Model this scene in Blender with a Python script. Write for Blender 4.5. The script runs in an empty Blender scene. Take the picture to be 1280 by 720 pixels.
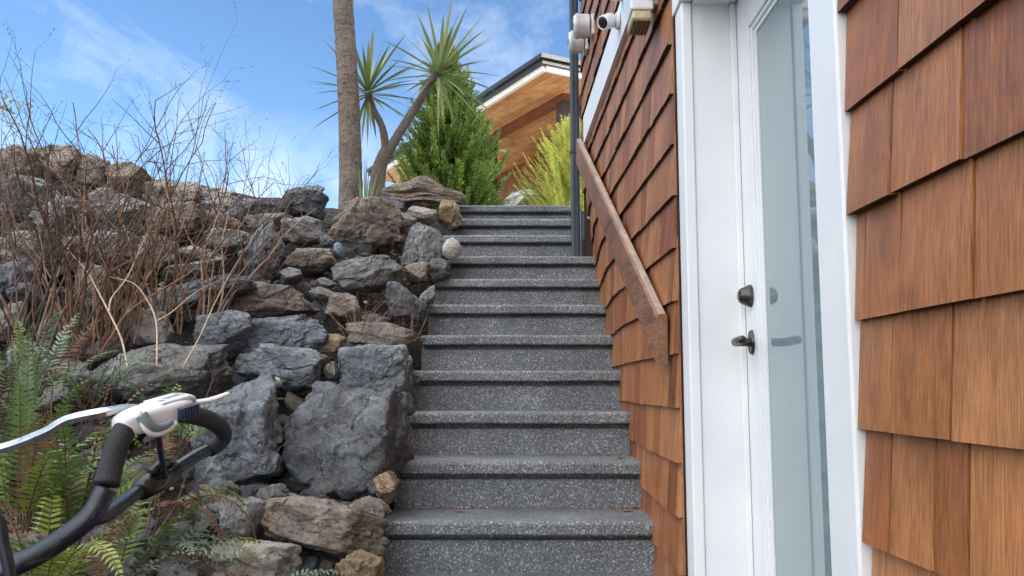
import bpy, bmesh, math, random
import numpy as np
from mathutils import Vector, Matrix, noise
R = math.radians
sc = bpy.context.scene
COL = sc.collection
CAMZ = 0.96
F = 1061.0
PITCH = R(6.62)
YAW = 0.0037

# ---------------------------------------------------------------- camera
cd = bpy.data.cameras.new('camera'); cam = bpy.data.objects.new('camera', cd); COL.objects.link(cam)
cam.location = (0, 0, CAMZ); cam.rotation_euler = (math.pi/2 + PITCH, 0, YAW)
cd.sensor_width = 36; cd.lens = 36*F/1280; cd.clip_start = .02; cd.clip_end = 2000
sc.camera = cam

# ---------------------------------------------------------------- sun, sky, exposure
SUN = Vector((.82, -.30, .46)).normalized()
world = bpy.data.worlds.new('World'); sc.world = world; world.use_nodes = True
sl = bpy.data.lights.new('sun', 'SUN'); sl.energy = 3.2; sl.angle = R(.5); sl.color = (1, .93, .82)
so = bpy.data.objects.new('sun', sl); COL.objects.link(so)
so.rotation_euler = SUN.to_track_quat('Z', 'Y').to_euler()
sc.view_settings.view_transform = 'Standard'; sc.view_settings.look = 'None'
sc.view_settings.gamma = 1; sc.view_settings.exposure = 0.98
SKY_STRENGTH = .108
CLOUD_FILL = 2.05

def N(nt, t, **kw):
    n = nt.nodes.new(t)
    for k, v in kw.items():
        if k.startswith('i_'): n.inputs[k[2:].replace('_', ' ')].default_value = v
        elif k.startswith('n_'): n.inputs[int(k[2:])].default_value = v
        else: setattr(n, k, v)
    return n
def L(nt, a, b): nt.links.new(a, b)
def ramp(nt, fac, stops, interp='LINEAR'):
    r = nt.nodes.new('ShaderNodeValToRGB'); r.color_ramp.interpolation = interp
    e = r.color_ramp.elements
    while len(e) < len(stops): e.new(.5)
    for i, (p, c) in enumerate(stops):
        e[i].position = p
        e[i].color = (c, c, c, 1) if not hasattr(c, '__len__') else (*c, 1)
    if fac is not None: L(nt, fac, r.inputs[0])
    return r
def mixc(nt, fac, a, b, mode='MIX'):
    m = nt.nodes.new('ShaderNodeMix'); m.data_type = 'RGBA'; m.blend_type = mode
    for s, v in ((0, fac), (6, a), (7, b)):
        if v is None: continue
        if hasattr(v, 'is_linked'): L(nt, v, m.inputs[s])
        elif hasattr(v, '__len__'): m.inputs[s].default_value = (*v, 1)
        else: m.inputs[s].default_value = v
    return m.outputs[2]
def mth(nt, op, a, b=None, clamp=False):
    m = nt.nodes.new('ShaderNodeMath'); m.operation = op; m.use_clamp = clamp
    for i, v in enumerate((a, b)):
        if v is None: continue
        if hasattr(v, 'is_linked'): L(nt, v, m.inputs[i])
        else: m.inputs[i].default_value = v
    return m.outputs[0]

def build_sky():
    nt = world.node_tree; nt.nodes.clear()
    out = N(nt, 'ShaderNodeOutputWorld')
    sky = N(nt, 'ShaderNodeTexSky'); sky.sky_type = 'NISHITA'; sky.sun_disc = False
    sky.sun_elevation = math.asin(SUN.z); sky.sun_rotation = math.atan2(SUN.x, SUN.y)
    sky.air_density = 1.0; sky.dust_density = .6; sky.ozone_density = 3.0
    tc = N(nt, 'ShaderNodeTexCoord'); sep = N(nt, 'ShaderNodeSeparateXYZ'); L(nt, tc.outputs['Generated'], sep.inputs[0])
    x, y, z = sep.outputs
    # cloud layer: direction projected on a flat sheet, so cirrus streaks out towards the horizon
    den = mth(nt, 'ADD', mth(nt, 'MAXIMUM', z, 0.0), .12)
    cx = N(nt, 'ShaderNodeCombineXYZ'); L(nt, mth(nt, 'DIVIDE', x, den), cx.inputs[0]); L(nt, mth(nt, 'DIVIDE', y, den), cx.inputs[1])
    mp = N(nt, 'ShaderNodeMapping'); mp.inputs['Rotation'].default_value = (0, 0, R(28)); mp.inputs['Scale'].default_value = (1.2, .55, 1); mp.inputs['Location'].default_value = (3.1, .4, 0)
    L(nt, cx.outputs[0], mp.inputs[0])
    n1 = N(nt, 'ShaderNodeTexNoise', i_Scale=1.5, i_Detail=7, i_Roughness=.62, i_Distortion=.7); L(nt, mp.outputs[0], n1.inputs['Vector'])
    wisp = ramp(nt, n1.outputs[0], [(.50, 0), (.80, .55)]).outputs[0]
    # low puffs near the horizon
    n2 = N(nt, 'ShaderNodeTexNoise', i_Scale=5.5, i_Detail=6, i_Roughness=.55); L(nt, tc.outputs['Generated'], n2.inputs['Vector'])
    low = ramp(nt, z, [(.20, 1), (.31, 0)]).outputs[0]
    puff = mth(nt, 'MULTIPLY', ramp(nt, n2.outputs[0], [(.45, 0), (.64, .75)]).outputs[0], low)
    # unseen bright broken clouds overhead and behind the viewer, added as fill light
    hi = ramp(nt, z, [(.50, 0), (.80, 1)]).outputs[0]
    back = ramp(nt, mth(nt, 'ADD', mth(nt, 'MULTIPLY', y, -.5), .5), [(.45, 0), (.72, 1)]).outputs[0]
    fill_deck = mth(nt, 'MULTIPLY', mth(nt, 'MAXIMUM', hi, back), ramp(nt, n2.outputs[0], [(.28, .55), (.6, 1)]).outputs[0])
    fill_deck = mth(nt, 'MULTIPLY', fill_deck, ramp(nt, z, [(0, .0), (.08, 1)]).outputs[0])
    bg = N(nt, 'ShaderNodeBackground', i_Strength=SKY_STRENGTH)
    L(nt, mixc(nt, 1.0, sky.outputs[0], (.85, 1.0, 1.12), 'MULTIPLY'), bg.inputs[0])
    cl = N(nt, 'ShaderNodeBackground', i_Strength=.85); cl.inputs[0].default_value = (.90, .94, 1, 1)
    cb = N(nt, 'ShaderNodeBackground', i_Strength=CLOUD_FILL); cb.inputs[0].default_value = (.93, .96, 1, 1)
    m1 = N(nt, 'ShaderNodeMixShader'); L(nt, mth(nt, 'MAXIMUM', wisp, puff), m1.inputs[0]); L(nt, bg.outputs[0], m1.inputs[1]); L(nt, cl.outputs[0], m1.inputs[2])
    m2 = N(nt, 'ShaderNodeMixShader'); L(nt, fill_deck, m2.inputs[0]); L(nt, m1.outputs[0], m2.inputs[1]); L(nt, cb.outputs[0], m2.inputs[2])
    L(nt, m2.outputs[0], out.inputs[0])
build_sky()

# ---------------------------------------------------------------- helpers
_cy, _sy, _cp, _sp = math.cos(YAW), math.sin(YAW), math.cos(PITCH), math.sin(PITCH)
RT = Vector((_cy, _sy, 0)); FW = Vector((-_sy*_cp, _cy*_cp, _sp)); UP = RT.cross(FW)
def ray(px, py): return FW + RT*((px-640)/F) + UP*((360-py)/F)
def at(px, py, Y):
    d = ray(px, py); return Vector((0, 0, CAMZ)) + d*(Y/d.y)
SA, SB, SC_ = -2.07, .60, .23          # the rocky bank: height = SA + SB*Y + SC_*(-.44 - X), relative to the eye
def bank(px, py):
    d = ray(px, py); k = (SA - .44*SC_)/(d.z - SB*d.y + SC_*d.x)
    return Vector((0, 0, CAMZ)) + d*k, k
def bank_h(X, Y): return CAMZ + SA + SB*Y + SC_*(-.44 - X)

def link(name, me, mat=None, parent=None):
    o = bpy.data.objects.new(name, me); COL.objects.link(o)
    if mat is not None and not me.materials: me.materials.append(mat)
    if parent is not None: o.parent = parent
    return o
def tag(o, label=None, cat=None, group=None, kind=None):
    for k, v in (('label', label), ('category', cat), ('group', group), ('kind', kind)):
        if v: o[k] = v
    return o
def thing(name, label, cat, loc=(0, 0, 0), group=None):
    o = bpy.data.objects.new(name, None); COL.objects.link(o); o.location = loc; o.empty_display_size = .1
    tag(o, label, cat, group)
    return o
def fix(o, parent):            # parent while the mesh keeps its world coordinates
    o.parent = parent; o.matrix_parent_inverse = Matrix.Translation(parent.location).inverted()
    return o

class MB:
    def __init__(s): s.v = []; s.f = []; s.a = []; s.sm = []
    def add(s, vs, fs, a=0., smooth=False):
        b = len(s.v); s.v += [tuple(v) for v in vs]
        for f in fs: s.f.append([b+i for i in f]); s.a.append(a); s.sm.append(smooth)
    def box(s, x0, x1, y0, y1, z0, z1, a=0.):
        s.add([(x, y, z) for z in (z0, z1) for y in (y0, y1) for x in (x0, x1)],
              [(0, 2, 3, 1), (4, 5, 7, 6), (0, 1, 5, 4), (2, 6, 7, 3), (0, 4, 6, 2), (1, 3, 7, 5)], a)
    def tube(s, pts, rad, n=6, a=0., cap=True, smooth=True, flat=None):
        pts = [Vector(p) for p in pts]; vs = []; fs = []
        rad = rad if hasattr(rad, '__len__') else [rad]*len(pts)
        u = None
        for i, p in enumerate(pts):
            t = (pts[min(i+1, len(pts)-1)] - pts[max(i-1, 0)])
            if t.length < 1e-9: t = Vector((0, 0, 1))
            t.normalize()
            if u is None: u = t.orthogonal().normalized() if flat is None else (flat - t*flat.dot(t)).normalized()
            u = (u - t*u.dot(t)); u = u.normalized() if u.length > 1e-6 else t.orthogonal().normalized()
            w = t.cross(u)
            for k in range(n):
                an = 2*math.pi*k/n; vs.append(p + (u*math.cos(an) + w*math.sin(an))*rad[i])
        for i in range(len(pts)-1):
            for k in range(n): fs.append((i*n+k, i*n+(k+1) % n, (i+1)*n+(k+1) % n, (i+1)*n+k))
        if cap: fs.append(tuple(range(n))[::-1]); fs.append(tuple((len(pts)-1)*n+k for k in range(n)))
        s.add(vs, fs, a, smooth)
    def mesh(s, name):
        me = bpy.data.meshes.new(name); me.from_pydata(s.v, [], s.f)
        at_ = me.attributes.new('rnd', 'FLOAT', 'FACE'); at_.data.foreach_set('value', np.array(s.a, dtype=np.float32))
        me.polygons.foreach_set('use_smooth', np.array(s.sm, dtype=bool)); me.update()
        return me
    def build(s, name, mat, parent=None, bevel=0, seg=2):
        o = link(name, s.mesh(name), mat)
        if bevel:
            b = o.modifiers.new('bevel', 'BEVEL'); b.width = bevel; b.segments = seg; b.limit_method = 'ANGLE'; b.angle_limit = R(40)
        if parent is not None: fix(o, parent)
        return o
def lathe(mb, o, d, prof, n=24):
    d = Vector(d).normalized(); u = d.orthogonal().normalized(); w = d.cross(u); vs = []; fs = []
    for a, r in prof:
        for k in range(n): an = 2*math.pi*k/n; vs.append(o + d*a + (u*math.cos(an) + w*math.sin(an))*r)
    for i in range(len(prof)-1):
        for k in range(n): fs.append((i*n+k, i*n+(k+1) % n, (i+1)*n+(k+1) % n, (i+1)*n+k))
    fs.append(tuple(range(n))[::-1]); fs.append(tuple((len(prof)-1)*n+k for k in range(n)))
    mb.add(vs, fs, 0, True)
def spline(pts, n=8):          # Catmull-Rom through the points
    P = [Vector(p) for p in pts]; P = [P[0]*2-P[1]] + P + [P[-1]*2-P[-2]]; out = []
    for i in range(1, len(P)-2):
        for k in range(n):
            t = k/n; a, b, c, d = P[i-1:i+3]
            out.append(.5*((2*b) + (c-a)*t + (2*a-5*b+4*c-d)*t*t + (3*b-a-3*c+d)*t**3))
    out.append(P[-2]); return out

# ---------------------------------------------------------------- materials
def mat(name):
    m = bpy.data.materials.new(name); m.use_nodes = True; nt = m.node_tree
    return m, nt, nt.nodes['Principled BSDF']
def bump(nt, b, h, strength=.3, dist=.01):
    n = N(nt, 'ShaderNodeBump'); n.inputs['Strength'].default_value = strength; n.inputs['Distance'].default_value = dist
    L(nt, h, n.inputs['Height']); L(nt, n.outputs[0], b.inputs['Normal'])
def simple(name, c, rough=.5, metal=0, nscale=40, var=.12, bs=.05):
    m, nt, b = mat(name); tc = N(nt, 'ShaderNodeTexCoord')
    n = N(nt, 'ShaderNodeTexNoise', i_Scale=nscale, i_Detail=5); L(nt, tc.outputs['Object'], n.inputs['Vector'])
    r = ramp(nt, n.outputs[0], [(.3, [x*(1-var) for x in c]), (.7, [min(1, x*(1+var)) for x in c])])
    L(nt, r.outputs[0], b.inputs['Base Color']); b.inputs['Roughness'].default_value = rough; b.inputs['Metallic'].default_value = metal
    L(nt, ramp(nt, n.outputs[0], [(.2, max(0, rough-.1)), (.8, min(1, rough+.12))]).outputs[0], b.inputs['Roughness'])
    bump(nt, b, n.outputs[0], bs, .003)
    return m
def rock_mat():
    m, nt, b = mat('rock'); tc = N(nt, 'ShaderNodeTexCoord'); oi = N(nt, 'ShaderNodeObjectInfo')
    off = N(nt, 'ShaderNodeVectorMath', operation='SCALE'); L(nt, oi.outputs['Random'], off.inputs['Scale']); off.inputs[0].default_value = (37, 91, 53)
    co = N(nt, 'ShaderNodeVectorMath', operation='ADD'); L(nt, tc.outputs['Object'], co.inputs[0]); L(nt, off.outputs[0], co.inputs[1])
    V = co.outputs[0]
    def noi(s, d=6, r=.6, dist=0): 
        n = N(nt, 'ShaderNodeTexNoise', i_Scale=s, i_Detail=d, i_Roughness=r, i_Distortion=dist); L(nt, V, n.inputs['Vector']); return n.outputs[0]
    a = noi(7, 7, .65, .6); f = noi(60, 4, .7); g = noi(3.3, 5, .6, 1.2); s = noi(150, 2, .5); st = noi(14, 8, .7, 1.5)
    col = mixc(nt, 1.0, ramp(nt, a, [(.28, .45), (.48, .92), (.72, 1.6)]).outputs[0], oi.outputs['Color'], 'MULTIPLY')
    col = mixc(nt, 1.0, col, ramp(nt, f, [(.25, .55), (.5, 1.0), (.75, 1.5)]).outputs[0], 'MULTIPLY')
    dust = noi(26, 8, .75, .8)
    col = mixc(nt, ramp(nt, dust, [(.52, 0), (.66, .45)]).outputs[0], col, (.235, .24, .24))
    # rusty iron staining, stronger on warm rocks (the alpha of the object colour is its amount)
    rust = mth(nt, 'MULTIPLY', ramp(nt, g, [(.50, 0), (.66, 1)]).outputs[0], oi.outputs['Alpha'])
    col = mixc(nt, rust, col, (.20, .125, .065))
    # pale mineral veins and lichen specks
    vein = ramp(nt, mth(nt, 'ABSOLUTE', mth(nt, 'SUBTRACT', noi(5, 3, .45, 1.8), .5)), [(0, .75), (.008, 0)]).outputs[0]
    vein = mth(nt, 'MULTIPLY', vein, ramp(nt, a, [(.45, 0), (.6, 1)]).outputs[0])
    col = mixc(nt, vein, col, (.36, .36, .35))
    li = mth(nt, 'MULTIPLY', ramp(nt, st, [(.60, 0), (.70, .65)]).outputs[0], ramp(nt, g, [(.42, 0), (.6, 1)]).outputs[0])
    col = mixc(nt, li, col, (.33, .335, .31))
    col = mixc(nt, ramp(nt, s, [(.68, 0), (.78, .5)]).outputs[0], col, (.45, .45, .42))
    wv = N(nt, 'ShaderNodeTexNoise', i_Scale=6, i_Detail=5, i_Roughness=.6); L(nt, V, wv.inputs['Vector'])
    wd = N(nt, 'ShaderNodeVectorMath', operation='SCALE'); L(nt, wv.outputs['Color'], wd.inputs[0]); wd.inputs['Scale'].default_value = .28
    wa = N(nt, 'ShaderNodeVectorMath', operation='ADD'); L(nt, V, wa.inputs[0]); L(nt, wd.outputs[0], wa.inputs[1])
    ms = N(nt, 'ShaderNodeMapping'); ms.inputs['Rotation'].default_value = (.5, .9, .3); ms.inputs['Scale'].default_value = (1, 1, 2.2); L(nt, wa.outputs[0], ms.inputs[0])
    ce = N(nt, 'ShaderNodeTexVoronoi', i_Scale=5.5); ce.feature = 'DISTANCE_TO_EDGE'; L(nt, ms.outputs[0], ce.inputs['Vector'])
    crack = mth(nt, 'MULTIPLY', ramp(nt, ce.outputs['Distance'], [(0, 1), (.022, 0)]).outputs[0], ramp(nt, a, [(.40, 0), (.52, 1)]).outputs[0])
    cf = N(nt, 'ShaderNodeTexVoronoi', i_Scale=5.5); L(nt, ms.outputs[0], cf.inputs['Vector'])
    sp = N(nt, 'ShaderNodeSeparateColor'); L(nt, cf.outputs['Color'], sp.inputs[0])
    col = mixc(nt, 1.0, col, ramp(nt, sp.outputs[0], [(0, .78), (1, 1.28)]).outputs[0], 'MULTIPLY')
    col = mixc(nt, mth(nt, 'MULTIPLY', crack, .45), col, (.025, .024, .023))
    L(nt, col, b.inputs['Base Color'])
    L(nt, ramp(nt, a, [(.3, .48), (.7, .8)]).outputs[0], b.inputs['Roughness'])
    h = mth(nt, 'ADD', mth(nt, 'MULTIPLY', st, 1.0), mth(nt, 'MULTIPLY', f, .7)); h = mth(nt, 'ADD', h, mth(nt, 'MULTIPLY', s, .12))
    h = mth(nt, 'ADD', h, mth(nt, 'MULTIPLY', crack, -.7)); h = mth(nt, 'ADD', h, mth(nt, 'MULTIPLY', sp.outputs[1], .5))
    bump(nt, b, h, .85, .022)
    return m
def aggregate_mat():
    m, nt, b = mat('exposed_aggregate'); tc = N(nt, 'ShaderNodeTexCoord'); V = tc.outputs['Object']
    def vor(s, feat='F1'):
        v = N(nt, 'ShaderNodeTexVoronoi', i_Scale=s); v.feature = feat; L(nt, V, v.inputs['Vector']); return v
    v1 = vor(185); v2 = vor(380)
    sep = N(nt, 'ShaderNodeSeparateColor'); L(nt, v1.outputs['Color'], sep.inputs[0])
    sep2 = N(nt, 'ShaderNodeSeparateColor'); L(nt, v2.outputs['Color'], sep2.inputs[0])
    c1 = ramp(nt, sep.outputs[0], [(0, (.06, .066, .074)), (.30, (.115, .125, .138)), (.55, (.175, .187, .20)), (.80, (.26, .27, .275)), (.95, (.43, .43, .41))]).outputs[0]
    c2 = ramp(nt, sep2.outputs[1], [(0, (.05, .054, .06)), (.6, (.13, .138, .15)), (.9, (.36, .36, .34))]).outputs[0]
    col = mixc(nt, mth(nt, 'GREATER_THAN', sep.outputs[2], .55), c1, c2)
    mort = ramp(nt, v1.outputs['Distance'], [(.30, 0), (.75, .8)]).outputs[0]
    col = mixc(nt, mort, col, (.078, .082, .088))
    n = N(nt, 'ShaderNodeTexNoise', i_Scale=3.5, i_Detail=6, i_Roughness=.65); L(nt, V, n.inputs['Vector'])
    col = mixc(nt, 1.0, col, ramp(nt, n.outputs[0], [(.3, .78), (.7, 1.45)]).outputs[0], 'MULTIPLY')
    n3 = N(nt, 'ShaderNodeTexNoise', i_Scale=1.3, i_Detail=7, i_Roughness=.7); L(nt, V, n3.inputs['Vector'])
    col = mixc(nt, ramp(nt, n3.outputs[0], [(.56, 0), (.72, .28)]).outputs[0], col, (.08, .085, .06))
    L(nt, col, b.inputs['Base Color']); b.inputs['Roughness'].default_value = .55
    h = mth(nt, 'SUBTRACT', 1.0, mth(nt, 'MULTIPLY', v1.outputs['Distance'], 1.0)); h = mth(nt, 'ADD', h, mth(nt, 'MULTIPLY', v2.outputs['Distance'], -.4))
    bump(nt, b, h, .6, .004)
    return m
def wood_mat(name, stops, axis=2, rough=.42, grain=1.0, weather=None, fine=260):
    # stops: colours picked per board by the face attribute; grain runs along the given object axis
    m, nt, b = mat(name); tc = N(nt, 'ShaderNodeTexCoord'); at_ = N(nt, 'ShaderNodeAttribute'); at_.attribute_name = 'rnd'
    rn = at_.outputs['Fac']
    off = N(nt, 'ShaderNodeVectorMath', operation='SCALE'); L(nt, rn, off.inputs['Scale']); off.inputs[0].default_value = (71, 43, 29)
    co = N(nt, 'ShaderNodeVectorMath', operation='ADD'); L(nt, tc.outputs['Object'], co.inputs[0]); L(nt, off.outputs[0], co.inputs[1])
    mp = N(nt, 'ShaderNodeMapping'); s = [1, 1, 1]; s[axis] = .05; mp.inputs['Scale'].default_value = s; L(nt, co.outputs[0], mp.inputs[0])
    def noi(sc_, d, r, dist=0, vec=None):
        n = N(nt, 'ShaderNodeTexNoise', i_Scale=sc_, i_Detail=d, i_Roughness=r, i_Distortion=dist); L(nt, vec or mp.outputs[0], n.inputs['Vector']); return n.outputs[0]
    g1 = noi(38, 6, .7, .4); g2 = noi(fine, 3, .6); bl = noi(5, 6, .65, .6, co.outputs[0])
    base = ramp(nt, rn, stops).outputs[0]
    col = mixc(nt, 1.0, base, ramp(nt, g1, [(.25, 1-.5*grain), (.5, 1.0), (.78, 1+.38*grain)]).outputs[0], 'MULTIPLY')
    col = mixc(nt, 1.0, col, ramp(nt, g2, [(.36, 1-.42*grain), (.64, 1+.30*grain)]).outputs[0], 'MULTIPLY')
    col = mixc(nt, 1.0, col, ramp(nt, bl, [(.25, .58), (.5, 1.0), (.75, 1.32)]).outputs[0], 'MULTIPLY')
    if weather:
        col = mixc(nt, ramp(nt, noi(16, 8, .7, 1, co.outputs[0]), [(.55, 0), (.75, weather[1])]).outputs[0], col, weather[0])
    L(nt, col, b.inputs['Base Color'])
    L(nt, ramp(nt, g1, [(.3, rough-.08), (.7, rough+.14)]).outputs[0], b.inputs['Roughness'])
    h = mth(nt, 'ADD', g1, mth(nt, 'MULTIPLY', g2, .6)); bump(nt, b, h, .65, .004)
    return m
def paint_mat():
    m, nt, b = mat('white_paint'); tc = N(nt, 'ShaderNodeTexCoord')
    mp = N(nt, 'ShaderNodeMapping'); mp.inputs['Scale'].default_value = (1, 1, .16); L(nt, tc.outputs['Object'], mp.inputs[0])
    n = N(nt, 'ShaderNodeTexNoise', i_Scale=90, i_Detail=5, i_Roughness=.65); L(nt, mp.outputs[0], n.inputs['Vector'])
    n2 = N(nt, 'ShaderNodeTexNoise', i_Scale=4, i_Detail=6, i_Roughness=.6); L(nt, tc.outputs['Object'], n2.inputs['Vector'])
    n3 = N(nt, 'ShaderNodeTexNoise', i_Scale=55, i_Detail=2); L(nt, tc.outputs['Object'], n3.inputs['Vector'])
    col = ramp(nt, n2.outputs[0], [(.3, (.74, .745, .75)), (.65, (.82, .82, .81))]).outputs[0]
    col = mixc(nt, ramp(nt, n3.outputs[0], [(.74, 0), (.80, .5)]).outputs[0], col, (.45, .43, .40))
    L(nt, col, b.inputs['Base Color']); b.inputs['Roughness'].default_value = .42
    bump(nt, b, n.outputs[0], .35, .002)
    return m
def leaf_mat(name, stops, rough=.45, trans=.35):
    m, nt, b = mat(name); at_ = N(nt, 'ShaderNodeAttribute'); at_.attribute_name = 'rnd'
    tc = N(nt, 'ShaderNodeTexCoord'); n = N(nt, 'ShaderNodeTexNoise', i_Scale=4.5, i_Detail=3); L(nt, tc.outputs['Object'], n.inputs['Vector'])
    c = ramp(nt, at_.outputs['Fac'], stops).outputs[0]
    c = mixc(nt, 1.0, c, ramp(nt, n.outputs[0], [(.3, .75), (.7, 1.25)]).outputs[0], 'MULTIPLY')
    L(nt, c, b.inputs['Base Color']); b.inputs['Roughness'].default_value = rough
    t = N(nt, 'ShaderNodeBsdfTranslucent'); L(nt, c, t.inputs[0])
    mx = N(nt, 'ShaderNodeMixShader'); mx.inputs[0].default_value = trans
    L(nt, b.outputs[0], mx.inputs[1]); L(nt, t.outputs[0], mx.inputs[2]); L(nt, mx.outputs[0], nt.nodes['Material Output'].inputs[0])
    return m
def soil_mat():
    m, nt, b = mat('soil'); tc = N(nt, 'ShaderNodeTexCoord'); V = tc.outputs['Object']
    n = N(nt, 'ShaderNodeTexNoise', i_Scale=11, i_Detail=8, i_Roughness=.7); L(nt, V, n.inputs['Vector'])
    v = N(nt, 'ShaderNodeTexVoronoi', i_Scale=55); L(nt, V, v.inputs['Vector'])
    c = ramp(nt, n.outputs[0], [(.3, (.016, .014, .012)), (.55, (.036, .029, .023)), (.75, (.07, .055, .042))]).outputs[0]
    c = mixc(nt, .35, c, mixc(nt, 1.0, v.outputs['Color'], (.07, .055, .042), 'MULTIPLY'))
    L(nt, c, b.inputs['Base Color']); b.inputs['Roughness'].default_value = .9
    bump(nt, b, mth(nt, 'ADD', n.outputs[0], v.outputs['Distance']), .8, .02)
    return m
def attr_mat(name, stops, rough=.6, nscale=30, bs=.3):
    m, nt, b = mat(name); at_ = N(nt, 'ShaderNodeAttribute'); at_.attribute_name = 'rnd'
    tc = N(nt, 'ShaderNodeTexCoord'); n = N(nt, 'ShaderNodeTexNoise', i_Scale=nscale, i_Detail=5, i_Roughness=.6); L(nt, tc.outputs['Object'], n.inputs['Vector'])
    c = mixc(nt, 1.0, ramp(nt, at_.outputs['Fac'], stops).outputs[0], ramp(nt, n.outputs[0], [(.3, .65), (.7, 1.35)]).outputs[0], 'MULTIPLY')
    L(nt, c, b.inputs['Base Color']); b.inputs['Roughness'].default_value = rough
    bump(nt, b, n.outputs[0], bs, .004)
    return m
def bark_mat():
    m, nt, b = mat('palm_bark'); tc = N(nt, 'ShaderNodeTexCoord'); V = tc.outputs['Object']
    mp = N(nt, 'ShaderNodeMapping'); mp.inputs['Scale'].default_value = (1, 1, .45); L(nt, V, mp.inputs[0])
    mv = N(nt, 'ShaderNodeMapping'); mv.inputs['Scale'].default_value = (1, 1, .12); L(nt, V, mv.inputs[0])
    mh = N(nt, 'ShaderNodeMapping'); mh.inputs['Scale'].default_value = (.35, .35, 1); L(nt, V, mh.inputs[0])
    fib = N(nt, 'ShaderNodeTexNoise', i_Scale=85, i_Detail=5, i_Roughness=.7, i_Distortion=.8); L(nt, mv.outputs[0], fib.inputs['Vector'])
    rng = N(nt, 'ShaderNodeTexNoise', i_Scale=48, i_Detail=5, i_Roughness=.65, i_Distortion=1.0); L(nt, mh.outputs[0], rng.inputs['Vector'])
    n = N(nt, 'ShaderNodeTexNoise', i_Scale=110, i_Detail=6, i_Roughness=.75); L(nt, V, n.inputs['Vector'])
    n2 = N(nt, 'ShaderNodeTexNoise', i_Scale=6, i_Detail=6, i_Roughness=.65); L(nt, V, n2.inputs['Vector'])
    c = ramp(nt, n.outputs[0], [(.3, (.10, .073, .055)), (.5, (.19, .145, .115)), (.7, (.32, .26, .21))]).outputs[0]
    c = mixc(nt, 1.0, c, ramp(nt, fib.outputs[0], [(.36, .7), (.52, 1.03), (.7, 1.12)]).outputs[0], 'MULTIPLY')
    c = mixc(nt, 1.0, c, ramp(nt, rng.outputs[0], [(.38, .5), (.5, 1.05)]).outputs[0], 'MULTIPLY')
    c = mixc(nt, 1.0, c, ramp(nt, n2.outputs[0], [(.3, .75), (.7, 1.3)]).outputs[0], 'MULTIPLY')
    L(nt, c, b.inputs['Base Color']); b.inputs['Roughness'].default_value = .85
    h = mth(nt, 'ADD', mth(nt, 'ADD', fib.outputs[0], rng.outputs[0]), mth(nt, 'MULTIPLY', n.outputs[0], .7))
    bump(nt, b, h, .9, .010)
    return m
def glass_mat():
    m, nt, b = mat('tinted_glass')
    b.inputs['Base Color'].default_value = (.215, .285, .30, 1); b.inputs['Roughness'].default_value = .015
    b.inputs['IOR'].default_value = 1.65; b.inputs['Coat Weight'].default_value = .4; b.inputs['Coat Roughness'].default_value = .01
    return m

def tube_mat():
    m, nt, b = mat('navy_black_tube'); tc = N(nt, 'ShaderNodeTexCoord')
    n = N(nt, 'ShaderNodeTexNoise', i_Scale=24, i_Detail=8, i_Roughness=.75, i_Distortion=1.2); L(nt, tc.outputs['Object'], n.inputs['Vector'])
    n2 = N(nt, 'ShaderNodeTexNoise', i_Scale=160, i_Detail=3); L(nt, tc.outputs['Object'], n2.inputs['Vector'])
    c = mixc(nt, ramp(nt, n.outputs[0], [(.60, 0), (.68, .55)]).outputs[0], (.012, .018, .029), (.16, .12, .09))
    c = mixc(nt, ramp(nt, n2.outputs[0], [(.68, 0), (.76, .4)]).outputs[0], c, (.2, .2, .2))
    L(nt, c, b.inputs['Base Color']); L(nt, ramp(nt, n.outputs[0], [(.4, .26), (.7, .6)]).outputs[0], b.inputs['Roughness'])
    bump(nt, b, n.outputs[0], .08, .002)
    return m
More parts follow.
